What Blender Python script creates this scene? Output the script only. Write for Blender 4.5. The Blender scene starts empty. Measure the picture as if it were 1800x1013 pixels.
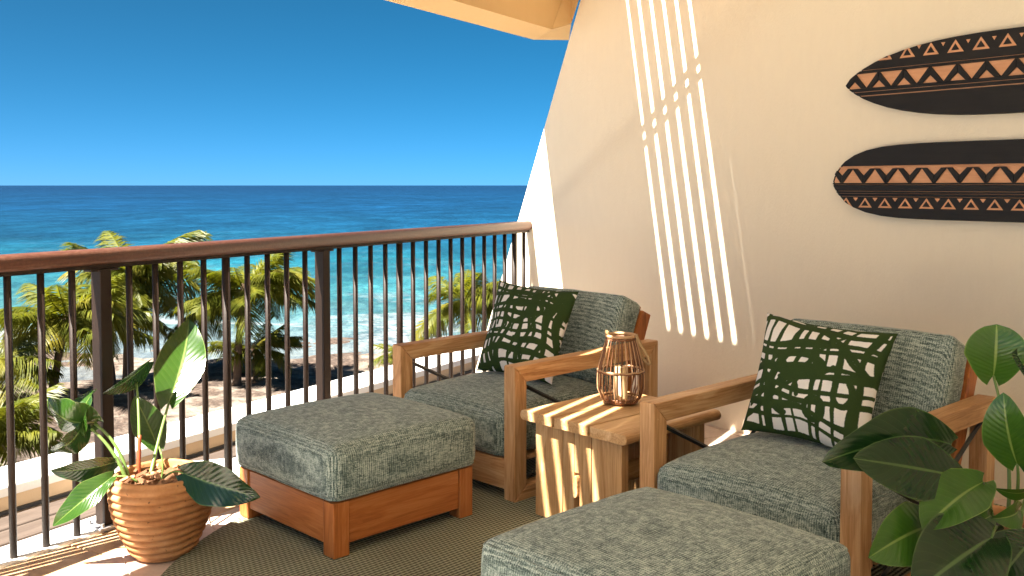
import bpy, bmesh, math, random
import numpy as np
from mathutils import Vector, Matrix
R_ = math.radians
SC = bpy.context.scene
COL = SC.collection

# ------------------------------------------------------------------ camera
F_PX, PITCH, YAW, CAM_H = 1700.0, R_(2.6), R_(30.5), 1.30
CY = 326.0 + F_PX * math.tan(PITCH)
cam = bpy.data.cameras.new('camera')
cam.sensor_width = 36.0
cam.lens = 36.0 * F_PX / 1800.0
cam.shift_y = -(506.5 - CY) / 1800.0
cam.clip_start, cam.clip_end = 0.05, 120000.0
cam_o = bpy.data.objects.new('camera', cam)
COL.objects.link(cam_o)
cam_o.location = (0, 0, CAM_H)
cam_o.rotation_euler = (math.pi / 2 - PITCH, 0, YAW)
SC.camera = cam_o

# ------------------------------------------------------------------ sky, sun, exposure
SUN = Vector((0.17, 0.60, -1.0)).normalized()          # direction the light travels
world = bpy.data.worlds.new('World')
SC.world = world
world.use_nodes = True
wn = world.node_tree.nodes
wl = world.node_tree.links
bg = wn['Background']
sky = wn.new('ShaderNodeTexSky')
sky.sky_type = 'NISHITA'
sky.sun_disc = False
sky.sun_elevation = math.asin(-SUN.z)
sky.sun_rotation = math.atan2(-SUN.x, -SUN.y)
sky.altitude = 0
sky.air_density = 0.12
sky.dust_density = 0.7
sky.ozone_density = 9.0
hs = wn.new('ShaderNodeHueSaturation')
hs.inputs['Hue'].default_value = 0.47
hs.inputs['Saturation'].default_value = 1.2
wtc = wn.new('ShaderNodeTexCoord'); wsep = wn.new('ShaderNodeSeparateXYZ'); wcmb = wn.new('ShaderNodeCombineXYZ'); wmad = wn.new('ShaderNodeMath')
wmad.operation = 'MULTIPLY_ADD'; wmad.inputs[1].default_value = 0.88; wmad.inputs[2].default_value = 0.02     # clear marine air: thin the white horizon belt
wl.new(wtc.outputs['Generated'], wsep.inputs[0]); wl.new(wsep.outputs[0], wcmb.inputs[0]); wl.new(wsep.outputs[1], wcmb.inputs[1])
wl.new(wsep.outputs[2], wmad.inputs[0]); wl.new(wmad.outputs[0], wcmb.inputs[2]); wl.new(wcmb.outputs[0], sky.inputs['Vector'])
wl.new(sky.outputs['Color'], hs.inputs['Color'])
wl.new(hs.outputs['Color'], bg.inputs['Color'])
bg.inputs['Strength'].default_value = 0.05
sun = bpy.data.lights.new('sun', 'SUN')
sun.energy = 5.0
sun.angle = R_(0.5)
sun.color = (1.0, 0.93, 0.82)
sun_o = bpy.data.objects.new('sun', sun)
COL.objects.link(sun_o)
sun_o.rotation_euler = SUN.to_track_quat('-Z', 'Y').to_euler()
SC.view_settings.view_transform = 'Standard'
SC.view_settings.look = 'None'
SC.view_settings.gamma = 1.0
SC.view_settings.use_curve_mapping = False
SC.view_settings.exposure = 2.8
SC.render.engine = 'CYCLES'
SC.cycles.max_bounces = 10
SC.cycles.diffuse_bounces = 6

# ------------------------------------------------------------------ layout helper (photo pixel + distance -> point)
V = Vector
RT = V((math.cos(YAW), math.sin(YAW), 0))
FW0 = V((-math.sin(YAW), math.cos(YAW), 0))
FWD = FW0 * math.cos(PITCH) - V((0, 0, 1)) * math.sin(PITCH)
UPV = FW0 * math.sin(PITCH) + V((0, 0, 1)) * math.cos(PITCH)
CAMP = V((0, 0, CAM_H))
def ray(x, y): return FWD * F_PX + RT * (x - 900) + UPV * (CY - y)
def at(x, y, d): return CAMP + ray(x, y) * (d / F_PX)
def atz(x, y, z):
    r = ray(x, y); return CAMP + r * ((z - CAM_H) / r.z)

# ------------------------------------------------------------------ object helpers
def tag(o, label=None, cat=None, group=None, kind=None):
    if label: o['label'] = label
    if cat: o['category'] = cat
    if group: o['group'] = group
    if kind: o['kind'] = kind
    return o
def empty(name, loc=(0, 0, 0), rz=0.0, label=None, cat=None, group=None, kind=None):
    o = bpy.data.objects.new(name, None)
    COL.objects.link(o)
    o.location = loc; o.rotation_euler = (0, 0, rz)
    return tag(o, label, cat, group, kind)
def link(name, me, parent=None, loc=None, rot=None):
    o = bpy.data.objects.new(name, me)
    COL.objects.link(o)
    if parent: o.parent = parent
    if loc is not None: o.location = loc
    if rot is not None: o.rotation_euler = rot
    return o
def mesh(name, vs, fs, mat=None, smooth=False, uvs=None):
    me = bpy.data.meshes.new(name)
    me.from_pydata([tuple(v) for v in vs], [], [tuple(f) for f in fs])
    if mat: me.materials.append(mat)
    if smooth: me.polygons.foreach_set('use_smooth', [True] * len(me.polygons))
    if uvs is not None:
        l = me.uv_layers.new(name='UVMap')
        idx = np.empty(len(me.loops), dtype=np.int32)
        me.loops.foreach_get('vertex_index', idx)
        l.data.foreach_set('uv', np.asarray(uvs, dtype=np.float32)[idx].ravel())
    me.update()
    return me
def ob(name, vs, fs, mat, parent=None, smooth=False, uvs=None, loc=None, rot=None):
    return link(name, mesh(name, vs, fs, mat, smooth, uvs), parent, loc, rot)
def bm_mesh(name, bm, mat, smooth=False):
    bmesh.ops.recalc_face_normals(bm, faces=bm.faces)
    me = bpy.data.meshes.new(name)
    bm.to_mesh(me); bm.free()
    me.materials.append(mat)
    if smooth: me.polygons.foreach_set('use_smooth', [True] * len(me.polygons))
    return me
def bev_mesh(name, vs, fs, mat, bev=0.0, seg=2):
    bm = bmesh.new()
    bv = [bm.verts.new(v) for v in vs]
    for f in fs: bm.faces.new([bv[i] for i in f])
    bmesh.ops.recalc_face_normals(bm, faces=bm.faces)
    if bev > 0:
        bmesh.ops.bevel(bm, geom=list(bm.edges), offset=bev, segments=seg, affect='EDGES', profile=0.5)
    return bm_mesh(name, bm, mat)
BOXF = [(0, 3, 2, 1), (4, 5, 6, 7), (0, 1, 5, 4), (1, 2, 6, 5), (2, 3, 7, 6), (3, 0, 4, 7)]
def boxv(x0, x1, y0, y1, z0, z1):
    return [(x0, y0, z0), (x1, y0, z0), (x1, y1, z0), (x0, y1, z0), (x0, y0, z1), (x1, y0, z1), (x1, y1, z1), (x0, y1, z1)]
def box_mesh(name, b, mat, bev=0.0, seg=2): return bev_mesh(name, boxv(*b), BOXF, mat, bev, seg)
def box(name, b, mat, parent=None, bev=0.0, seg=2, loc=None, rot=None):
    return link(name, box_mesh(name, b, mat, bev, seg), parent, loc, rot)
def prism(poly, a, b, axis):
    """poly in the two other axes, extruded a..b along axis (0 x, 1 y, 2 z)."""
    n = len(poly)
    def mk(p, t):
        if axis == 0: return (t, p[0], p[1])
        if axis == 1: return (p[0], t, p[1])
        return (p[0], p[1], t)
    vs = [mk(p, a) for p in poly] + [mk(p, b) for p in poly]
    fs = [tuple(range(n))[::-1], tuple(range(n, 2 * n))] + [(i, (i + 1) % n, n + (i + 1) % n, n + i) for i in range(n)]
    return vs, fs
def prism_ob(name, poly, a, b, axis, mat, parent=None, bev=0.0, seg=2):
    vs, fs = prism(poly, a, b, axis)
    return link(name, bev_mesh(name, vs, fs, mat, bev, seg), parent)
def tube_geo(pts, rad, n=8, cap=True):
    pts = [V(p) for p in pts]
    rads = rad if isinstance(rad, (list, tuple)) else [rad] * len(pts)
    vs, fs = [], []
    up = V((0, 0, 1))
    t0 = (pts[1] - pts[0]).normalized()
    nrm = up.cross(t0)
    if nrm.length < 1e-3: nrm = V((1, 0, 0)).cross(t0)
    nrm.normalize()
    for i, p in enumerate(pts):
        t = (pts[min(i + 1, len(pts) - 1)] - pts[max(i - 1, 0)]).normalized()
        nrm = (nrm - t * nrm.dot(t)).normalized()
        bn = t.cross(nrm)
        for k in range(n):
            a = 2 * math.pi * k / n
            vs.append(p + (nrm * math.cos(a) + bn * math.sin(a)) * rads[i])
    for i in range(len(pts) - 1):
        for k in range(n):
            k2 = (k + 1) % n
            fs.append((i * n + k, i * n + k2, (i + 1) * n + k2, (i + 1) * n + k))
    if cap:
        fs.append(tuple(range(n))[::-1]); fs.append(tuple(range((len(pts) - 1) * n, len(pts) * n)))
    return vs, fs
def tube(name, pts, rad, mat, parent=None, n=8):
    vs, fs = tube_geo(pts, rad, n)
    return ob(name, vs, fs, mat, parent, True)
def lathe_geo(prof, n=48, wob=0.0):
    vs, fs = [], []
    for r, z in prof:
        for k in range(n):
            a = 2 * math.pi * k / n
            vs.append((r * math.cos(a), r * math.sin(a), z + wob * math.sin(a * 2 + z * 9 + 0.8 * math.sin(a * 3))))
    for i in range(len(prof) - 1):
        for k in range(n):
            k2 = (k + 1) % n
            fs.append((i * n + k, i * n + k2, (i + 1) * n + k2, (i + 1) * n + k))
    return vs, fs
def bez(p0, p1, p2, n):
    return [p0 * (1 - t) ** 2 + p1 * 2 * t * (1 - t) + p2 * t * t for t in [i / (n - 1) for i in range(n)]]
def clip_half(poly, nx, ny, c):
    """keep nx*x+ny*y <= c"""
    out = []
    for i in range(len(poly)):
        a, b = poly[i], poly[(i + 1) % len(poly)]
        da, db = nx * a[0] + ny * a[1] - c, nx * b[0] + ny * b[1] - c
        if da <= 0: out.append(a)
        if (da < 0) != (db < 0) and da != db:
            t = da / (da - db)
            out.append((a[0] + (b[0] - a[0]) * t, a[1] + (b[1] - a[1]) * t))
    return out
def clip_convex(poly, hull):
    """hull counter-clockwise"""
    for i in range(len(hull)):
        if len(poly) < 3: return []
        a, b = hull[i], hull[(i + 1) % len(hull)]
        nx, ny = b[1] - a[1], -(b[0] - a[0])
        poly = clip_half(poly, nx, ny, nx * a[0] + ny * a[1])
    return poly
def area(poly): return 0.5 * sum(poly[i][0] * poly[(i + 1) % len(poly)][1] - poly[(i + 1) % len(poly)][0] * poly[i][1] for i in range(len(poly)))

# ------------------------------------------------------------------ material helpers
class NT:
    def __init__(s, name, rough=0.6, spec=0.5):
        s.m = bpy.data.materials.new(name); s.m.use_nodes = True
        s.t = s.m.node_tree; s.b = s.t.nodes['Principled BSDF']
        s.b.inputs['Roughness'].default_value = rough
        s.b.inputs['Specular IOR Level'].default_value = spec
    def n(s, typ, **kw):
        nd = s.t.nodes.new('ShaderNode' + typ)
        for k, v in kw.items(): setattr(nd, k, v)
        return nd
    def l(s, a, b): s.t.links.new(a, b)
    def coord(s, kind='Object', scale=(1, 1, 1), loc=None):
        tc = s.n('TexCoord'); mp = s.n('Mapping')
        s.l(tc.outputs[kind], mp.inputs['Vector'])
        mp.inputs['Scale'].default_value = scale
        if loc is not None: s.l(loc, mp.inputs['Location'])
        return mp.outputs['Vector']
    def noise(s, vec, scale=1.0, detail=3.0, rough=0.5, dist=0.0):
        nd = s.n('TexNoise'); s.l(vec, nd.inputs['Vector'])
        nd.inputs['Scale'].default_value = scale; nd.inputs['Detail'].default_value = detail
        nd.inputs['Roughness'].default_value = rough; nd.inputs['Distortion'].default_value = dist
        return nd.outputs['Fac']
    def ramp(s, fac, stops):
        nd = s.n('ValToRGB'); s.l(fac, nd.inputs['Fac'])
        cr = nd.color_ramp
        while len(cr.elements) < len(stops): cr.elements.new(0.5)
        for e, (p, c) in zip(cr.elements, stops):
            e.position = p
            e.color = (c, c, c, 1) if isinstance(c, (int, float)) else (*c, 1)
        return nd.outputs['Color']
    def mix(s, fac, a, b, typ='MIX'):
        nd = s.n('MixRGB', blend_type=typ)
        for v, i in ((fac, 0), (a, 1), (b, 2)):
            if isinstance(v, (int, float)): nd.inputs[i].default_value = v if i == 0 else (v, v, v, 1)
            elif isinstance(v, tuple): nd.inputs[i].default_value = (*v, 1)
            else: s.l(v, nd.inputs[i])
        return nd.outputs[0]
    def math(s, op, a, b=0.0, c=None):
        nd = s.n('Math', operation=op)
        for v, i in ((a, 0), (b, 1), (c, 2)):
            if v is None: continue
            if isinstance(v, (int, float)): nd.inputs[i].default_value = v
            else: s.l(v, nd.inputs[i])
        return nd.outputs[0]
    def col(s, c):
        if isinstance(c, tuple): s.b.inputs['Base Color'].default_value = (*c, 1)
        else: s.l(c, s.b.inputs['Base Color'])
    def bump(s, h, strength=0.3, dist=0.01):
        nd = s.n('Bump'); s.l(h, nd.inputs['Height'])
        nd.inputs['Strength'].default_value = strength; nd.inputs['Distance'].default_value = dist
        s.l(nd.outputs['Normal'], s.b.inputs['Normal'])
    def rand(s): return s.n('ObjectInfo').outputs['Random']

def wood(name, axis, dark, mid, light, rough=0.5):
    t = NT(name, rough, 0.35)
    r = t.math('MULTIPLY', t.rand(), 37.0)
    cmb = t.n('CombineXYZ')
    for i in range(3): t.l(r, cmb.inputs[i])
    big = [9.0] * 3; big[axis] = 0.9
    fine = [160.0] * 3; fine[axis] = 5.0
    v1 = t.coord('Object', tuple(big), cmb.outputs[0])
    v2 = t.coord('Object', tuple(fine), cmb.outputs[0])
    n1 = t.noise(v1, 1.3, 5, 0.6, 1.2)
    rings = t.math('FRACT', t.math('MULTIPLY', n1, 7.0))
    rings = t.math('ABSOLUTE', t.math('SUBTRACT', rings, 0.5))
    n2 = t.noise(v2, 1.0, 4, 0.7)
    f = t.math('ADD', t.math('MULTIPLY', n1, 0.55), t.math('MULTIPLY', n2, 0.40))
    f = t.math('ADD', f, t.math('MULTIPLY', rings, 0.14))
    c = t.ramp(f, [(0.37, dark), (0.51, mid), (0.66, light)])
    c = t.mix(1.0, c, t.ramp(t.rand(), [(0, 0.84), (1, 1.1)]), 'MULTIPLY')
    t.col(c)
    t.bump(n2, 0.25, 0.002)
    return t.m
TEAK = [wood('teak_%s' % 'xyz'[i], i, (0.33, 0.145, 0.050), (0.56, 0.300, 0.128), (0.72, 0.46, 0.25)) for i in range(3)]
OTT = [wood('oiled_teak_%s' % 'xyz'[i], i, (0.24, 0.065, 0.015), (0.42, 0.135, 0.032), (0.52, 0.20, 0.062), 0.42) for i in range(3)]
TBL = [wood('table_teak_%s' % 'xyz'[i], i, (0.36, 0.17, 0.06), (0.57, 0.33, 0.145), (0.72, 0.48, 0.26), 0.48) for i in range(3)]

def plaster(name, c1, c2, bump=0.55):
    t = NT(name, 0.85, 0.2)
    v = t.coord('Object')
    n = t.noise(v, 1.1, 4, 0.6); n2 = t.noise(t.coord('Object', (110, 110, 45)), 1, 5, 0.65); n3 = t.noise(t.coord('Object', (26, 26, 7)), 1, 3, 0.6)
    c = t.mix(n, c1, c2)
    c = t.mix(t.math('MULTIPLY', n3, 0.32), c, tuple(x * 0.86 for x in c1))
    t.col(c)
    t.bump(t.math('ADD', n2, t.math('MULTIPLY', n3, 0.8)), bump, 0.004)
    return t.m
M_WALL = plaster('cream_plaster', (0.79, 0.690, 0.520), (0.85, 0.755, 0.595))
M_CEIL = plaster('tan_plaster', (0.72, 0.49, 0.235), (0.77, 0.54, 0.275))
M_BOUNCE = plaster('white_bounce_ceiling', (0.84, 0.81, 0.74), (0.87, 0.84, 0.78))  # unseen ceiling made white to bounce more light down onto wall and chairs
M_WHITE = plaster('white_render', (0.80, 0.78, 0.74), (0.84, 0.82, 0.79))
M_TAN = plaster('tan_render', (0.60, 0.44, 0.28), (0.66, 0.49, 0.32))

def simple(name, c, rough=0.6, spec=0.5, metal=0.0, var=0.15, scale=20.0, bump=0.0):
    t = NT(name, rough, spec)
    t.b.inputs['Metallic'].default_value = metal
    v = t.coord('Object')
    n = t.noise(v, scale, 4, 0.6)
    t.col(t.mix(n, tuple(x * (1 - var) for x in c), tuple(min(1, x * (1 + var)) for x in c)))
    if bump: t.bump(n, bump, 0.003)
    return t.m
def rail_mat():
    t = NT('bronze_paint', 0.5, 0.28)
    v = t.coord('Object', (14, 14, 2.2)); v2 = t.coord('Object', (120, 120, 120))
    n = t.noise(v, 1, 5, 0.65); n2 = t.noise(v2, 1, 3, 0.6)
    t.col(t.ramp(t.math('ADD', t.math('MULTIPLY', n, .7), t.math('MULTIPLY', n2, .3)), [(0.3, (0.009, 0.005, 0.0035)), (0.55, (0.018, 0.0095, 0.006)), (0.75, (0.034, 0.018, 0.011))]))
    t.l(t.ramp(n2, [(0.3, 0.42), (0.7, 0.66)]), t.b.inputs['Roughness'])
    return t.m
def handrail_mat():
    t = NT('weathered_handrail', 0.45, 0.5)
    v = t.coord('Object', (60, 1.5, 60)); v2 = t.coord('Object', (90, 90, 90))
    n = t.noise(v, 1, 5, 0.65); n2 = t.noise(v2, 1, 3, 0.6)
    t.col(t.ramp(t.math('ADD', t.math('MULTIPLY', n, .65), t.math('MULTIPLY', n2, .35)), [(0.3, (0.040, 0.013, 0.008)), (0.52, (0.085, 0.032, 0.020)), (0.72, (0.15, 0.075, 0.052))]))
    t.bump(n2, 0.3, 0.002)
    return t.m
M_RAIL, M_HAND = rail_mat(), handrail_mat()
M_BLACK = simple('black_metal', (0.012, 0.012, 0.013), 0.4)
M_STEEL = simple('galvanised_steel', (0.45, 0.45, 0.46), 0.45, 0.5, 0.6)

def tweed(name, dark, mid, light):
    t = NT(name, 0.9, 0.15)
    a = t.noise(t.coord('Object', (400, 34, 400)), 1, 2, 0.6)
    b = t.noise(t.coord('Object', (34, 400, 34)), 1, 2, 0.6)
    c = t.noise(t.coord('Object', (400, 400, 34)), 1, 2, 0.6)
    d = t.noise(t.coord('Object', (34, 34, 400)), 1, 2, 0.6)
    g = t.noise(t.coord('Object', (260, 260, 260)), 1, 2, 0.7)
    f = t.math('ADD', t.math('ADD', t.math('MULTIPLY', a, 0.24), t.math('MULTIPLY', b, 0.22)), t.math('ADD', t.math('MULTIPLY', c, 0.22), t.math('MULTIPLY', g, 0.14)))
    f = t.math('ADD', f, t.math('MULTIPLY', d, 0.18))
    tc = t.n('TexCoord'); sx = t.n('SeparateXYZ'); t.l(tc.outputs['Object'], sx.inputs[0])
    jit = t.math('MULTIPLY', g, 1.4)
    for ax_, per_, amp_ in ((0, 0.0078, 0.13), (1, 0.0085, 0.15)):
        tri = t.math('ABSOLUTE', t.math('SUBTRACT', t.math('FRACT', t.math('ADD', t.math('MULTIPLY', sx.outputs[ax_], 1 / per_), jit)), 0.5))
        f = t.math('ADD', f, t.math('MULTIPLY', t.math('SUBTRACT', tri, 0.25), amp_))
    col = t.ramp(f, [(0.41, dark), (0.49, mid), (0.572, light)])
    big = t.noise(t.coord('Object', (5, 5, 5)), 1, 2, 0.5)
    col = t.mix(1.0, col, t.ramp(big, [(0.3, 0.95), (0.7, 1.05)]), 'MULTIPLY')
    t.col(col)
    t.b.inputs['Sheen Weight'].default_value = 0.25
    t.b.inputs['Sheen Roughness'].default_value = 0.5
    t.bump(f, 0.9, 0.004)
    return t.m
M_TWEED = tweed('green_grey_tweed', (0.026, 0.046, 0.044), (0.150, 0.205, 0.185), (0.47, 0.53, 0.47))

def pillow_mat():
    t = NT('printed_cotton', 0.85, 0.15)
    at_ = t.n('Attribute'); at_.attribute_name = 'print'
    edge = t.noise(t.coord('Object', (160, 160, 160)), 1, 2, 0.6)
    f = t.math('ADD', at_.outputs['Fac'], t.math('MULTIPLY', t.math('SUBTRACT', edge, 0.5), 0.10))
    m = t.ramp(f, [(0.47, 0.0), (0.53, 1.0)])
    g = t.noise(t.coord('Object', (420, 420, 420)), 1, 2, 0.6)
    green = t.mix(g, (0.020, 0.040, 0.009), (0.038, 0.066, 0.018))
    white = t.mix(g, (0.66, 0.62, 0.57), (0.82, 0.78, 0.73))
    t.col(t.mix(m, white, green))
    t.bump(g, 0.35, 0.002)
    return t.m
M_PRINT = pillow_mat()

def leaf_mat(name, dark, light, rib, trans=0.25, rough=0.28):
    t = NT(name, rough, 0.5)
    uv = t.n('UVMap'); sp = t.n('SeparateXYZ'); t.l(uv.outputs['UV'], sp.inputs[0])
    u, v = sp.outputs[0], sp.outputs[1]
    au = t.math('ABSOLUTE', u)
    ph = t.math('SUBTRACT', t.math('MULTIPLY', v, 13.0), t.math('MULTIPLY', au, 3.2))
    vein = t.math('ABSOLUTE', t.math('SUBTRACT', t.math('FRACT', ph), 0.5))
    n = t.noise(t.coord('Object', (14, 14, 14)), 1, 3, 0.6)
    base = t.mix(n, dark, light)
    base = t.mix(t.ramp(vein, [(0.0, 0.16), (0.06, 0.0)]), base, rib)
    base = t.mix(t.ramp(au, [(0.025, 1.0), (0.06, 0.0)]), base, rib)
    base = t.mix(t.ramp(au, [(0.95, 0.0), (0.985, 0.8)]), base, rib)
    t.col(base)
    t.bump(t.math('MULTIPLY', vein, 1.0), 0.22, 0.004)
    tr = t.n('BsdfTranslucent')
    t.l(t.mix(1.0, base, (0.9, 1.0, 0.35), 'MULTIPLY'), tr.inputs['Color'])
    mx = t.n('MixShader'); mx.inputs[0].default_value = trans
    t.l(t.b.outputs[0], mx.inputs[1]); t.l(tr.outputs[0], mx.inputs[2])
    t.l(mx.outputs[0], t.t.nodes['Material Output'].inputs['Surface'])
    return t.m
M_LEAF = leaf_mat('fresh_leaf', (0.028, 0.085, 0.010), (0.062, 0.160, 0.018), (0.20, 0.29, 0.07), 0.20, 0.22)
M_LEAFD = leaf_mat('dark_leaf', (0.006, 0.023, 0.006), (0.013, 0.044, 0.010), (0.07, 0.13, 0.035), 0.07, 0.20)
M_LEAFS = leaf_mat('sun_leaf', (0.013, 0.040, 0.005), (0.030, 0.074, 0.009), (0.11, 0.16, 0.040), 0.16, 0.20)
M_STEM = simple('green_stem', (0.13, 0.21, 0.05), 0.4, 0.5, 0, 0.25, 30)
M_SHEATH = simple('red_sheath', (0.36, 0.07, 0.025), 0.45, 0.5, 0, 0.25, 40)

# ================================================================== SETTING
# ---- sea
SEA_Z = -11.0
SEAW = V((-0.80, 0.60, 0)).normalized()
def sea_mat():
    t = NT('sea_water', 0.25, 0.30)
    geo = t.n('NewGeometry'); sp = t.n('SeparateXYZ'); t.l(geo.outputs['Position'], sp.inputs[0])
    d = t.math('ADD', t.math('MULTIPLY', sp.outputs[0], FW0.x), t.math('MULTIPLY', sp.outputs[1], FW0.y))
    P = geo.outputs['Position']
    mp = t.n('Mapping'); t.l(P, mp.inputs['Vector'])
    mp.inputs['Rotation'].default_value = (0, 0, -YAW)
    def M(sx, sy):
        m = t.n('Mapping'); t.l(mp.outputs[0], m.inputs['Vector']); m.inputs['Scale'].default_value = (sx, sy, 1); return m.outputs[0]
    wob = t.noise(M(.010, .02), 1, 4, 0.6)
    ld = t.math('LOGARITHM', t.math('MAXIMUM', d, 20.0), 10.0)
    ldw = t.math('ADD', ld, t.math('MULTIPLY', t.math('SUBTRACT', wob, 0.5), 0.35))
    f = t.math('DIVIDE', t.math('SUBTRACT', ldw, 1.6), 2.4)          # 40 m .. 10 km
    col = t.ramp(f, [(0.04, (0.125, 0.118, 0.112)), (0.115, (0.095, 0.118, 0.120)), (0.17, (0.024, 0.082, 0.084)), (0.235, (0.007, 0.058, 0.074)),
                     (0.33, (0.003, 0.032, 0.064)), (0.48, (0.0018, 0.020, 0.054)), (0.80, (0.0012, 0.008, 0.030))])
    # reef patches, swell and wind ripple
    st = t.noise(M(.060, .028), 1, 8, 0.68)
    st2 = t.noise(M(.010, .006), 1, 6, 0.65)
    rip = t.noise(M(.55, .16), 1, 6, 0.75)
    col = t.mix(1.0, col, t.ramp(st, [(0.32, 0.38), (0.5, 0.92), (0.68, 1.6)]), 'MULTIPLY')
    col = t.mix(1.0, col, t.ramp(st2, [(0.34, 0.68), (0.62, 1.22)]), 'MULTIPLY')
    col = t.mix(1.0, col, t.ramp(rip, [(0.30, 0.50), (0.66, 1.5)]), 'MULTIPLY')
    # foam: breaking lines near the shore, small caps farther out
    fl = t.noise(M(.050, .075), 1, 6, 0.62, 0.5)
    ff = t.noise(M(.75, .9), 1, 5, 0.7)
    band = t.ramp(f, [(0.05, 0.15), (0.112, 0.8), (0.14, 0.65), (0.19, 0.10), (0.34, 0.0)])
    foam = t.math('MULTIPLY', t.ramp(t.math('ADD', t.math('MULTIPLY', fl, 0.68), t.math('MULTIPLY', ff, 0.32)), [(0.535, 0.0), (0.61, 1.0)]), band)
    caps = t.math('MULTIPLY', t.ramp(t.noise(M(.16, .05), 1, 5, 0.75), [(0.70, 0.0), (0.74, 0.8)]), t.ramp(f, [(0.2, 0.0), (0.3, 1.0), (0.6, 1.0), (0.75, 0.0)]))
    foam = t.math('MAXIMUM', foam, t.math('MULTIPLY', caps, 0.30))
    t.col(t.mix(foam, col, (0.26, 0.265, 0.265)))
    w1 = t.noise(M(.8, .35), 1, 5, 0.65); w2 = t.noise(M(.14, .07), 1, 4, 0.6)
    t.bump(t.math('ADD', t.math('MULTIPLY', w1, .35), w2), 0.9, 1.6)
    return t.m
def disc_rings():
    vs, fs = [], []
    rs = [5, 20, 40, 70, 120, 250, 600, 1500, 5000, 20000, 90000]
    n = 64
    for r in rs:
        for k in range(n):
            a = 2 * math.pi * k / n
            vs.append((r * math.cos(a), r * math.sin(a), 0))
    for i in range(len(rs) - 1):
        for k in range(n):
            fs.append((i * n + k, (i + 1) * n + k, (i + 1) * n + (k + 1) % n, i * n + (k + 1) % n))
    fs.append(tuple(range(n)))
    return vs, fs
vs, fs = disc_rings()
tag(ob('sea', vs, fs, sea_mat(), loc=(0, 0, SEA_Z)), kind='structure')

# ---- rocky shore terrain
from mathutils import noise as mnoise
def shore_h(r, d):
    """r right, d forward of the view direction"""
    q = V((r * .045, d * .13, 3.1))
    ridge = mnoise.fractal(q, 1.0, 2.1, 5)
    fine = mnoise.fractal(V((r * .35, d * .5, 7.7)), 0.9, 2.0, 4)
    base = 0.75 - 0.036 * (d - 46)
    if d > 66: base = 0.03 - 0.030 * (d - 66)
    return SEA_Z + base + ridge * 0.62 + fine * 0.22
def build_shore():
    nr, nd = 260, 170
    vs, fs = [], []
    for j in range(nd):
        d = 12 + (112 - 12) * j / (nd - 1)
        for i in range(nr):
            r = -62 + 124 * i / (nr - 1)
            p = RT * r + FW0 * d
            vs.append((p.x, p.y, shore_h(r, d)))
    for j in range(nd - 1):
        for i in range(nr - 1):
            fs.append((j * nr + i, j * nr + i + 1, (j + 1) * nr + i + 1, (j + 1) * nr + i))
    t = NT('lava_rock_and_sand', 0.85, 0.25)
    geo = t.n('NewGeometry'); P = geo.outputs['Position']
    mp = t.n('Mapping'); t.l(P, mp.inputs['Vector'])
    n = t.noise(mp.outputs[0], 0.7, 6, 0.7); n2 = t.noise(mp.outputs[0], 3.0, 5, 0.7); n3 = t.noise(mp.outputs[0], 0.12, 3, 0.5)
    rock = t.ramp(n2, [(0.3, (0.022, 0.016, 0.013)), (0.55, (0.075, 0.052, 0.040)), (0.75, (0.15, 0.11, 0.082))])
    sand = t.mix(n2, (0.17, 0.140, 0.112), (0.24, 0.200, 0.165))
    t.col(t.mix(t.ramp(t.math('ADD', t.math('MULTIPLY', n, .6), t.math('MULTIPLY', n3, .4)), [(0.46, 0.0), (0.58, 1.0)]), rock, sand))
    t.bump(n2, 0.8, 0.3)
    tag(ob('rocky_shore', vs, fs, t.m, smooth=True), kind='structure')
build_shore()

# ---- balcony wall frame
W0 = V((-3.162, 5.59, 0)); WT = V((0.931, -0.365, 0)).normalized(); WN = V((WT.y, -WT.x, 0))
def wp(s, z, off=0.0):
    p = W0 + WT * s + WN * off
    return V((p.x, p.y, z))
def edge_s(z): return 0.395 - 0.45 * (2.212 - z)
wall = empty('balcony_wall', W0, math.atan2(WT.y, WT.x),
             'tall cream plaster wall with a slanting outer edge, striped by sunlight', 'wall')
# local: x along wall, -y into the room
poly = [(edge_s(-11), -11), (5.2, -11), (5.2, 3.0), (edge_s(3.0), 3.0)]
def wall_mesh():
    vs, fs = prism(poly, 0.0, 0.26, 1)
    return bev_mesh('wall_face', vs, fs, M_WALL, 0.006, 2)
link('wall_face', wall_mesh(), wall)

# ---- floor of the balcony
floor = tag(box('balcony_floor', (-3.135, 2.0, -5.0, 6.2, -0.25, -0.006), simple('grout_bounce', (0.66, 0.60, 0.51), 0.9), None), kind='structure')  # joint colour, raised so the unseen rear floor reflects fill light
def tile_mat(name, a, b, c):
    t = NT(name, 0.45, 0.4)
    v = t.coord('Object', (1, 1, 1), None)
    r = t.rand()
    n = t.noise(v, 9, 5, 0.65); n2 = t.noise(v, 60, 3, 0.6)
    col = t.ramp(t.math('ADD', t.math('MULTIPLY', n, .75), t.math('MULTIPLY', n2, .25)), [(0.3, a), (0.5, b), (0.7, c)])
    t.col(t.mix(1.0, col, t.ramp(r, [(0, 0.88), (1, 1.08)]), 'MULTIPLY'))
    t.bump(n2, 0.2, 0.002)
    return t.m
M_TILE = tile_mat('pale_floor_tile', (0.50, 0.38, 0.31), (0.61, 0.48, 0.40), (0.69, 0.57, 0.49))
M_BORD = tile_mat('sandstone_border', (0.36, 0.19, 0.08), (0.52, 0.33, 0.18), (0.64, 0.46, 0.29))
for k in range(18):
    y0 = -0.6 + k * 0.345
    box('border_tile', (-3.130, -2.918, y0, y0 + 0.340, -0.02, 0.0), M_BORD, floor, 0.003, 1)
TA = R_(-31.0)        # tile grid turned like the far wall
tx, ty = V((math.cos(TA), math.sin(TA))), V((-math.sin(TA), math.cos(TA)))
TS = 0.335
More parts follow.
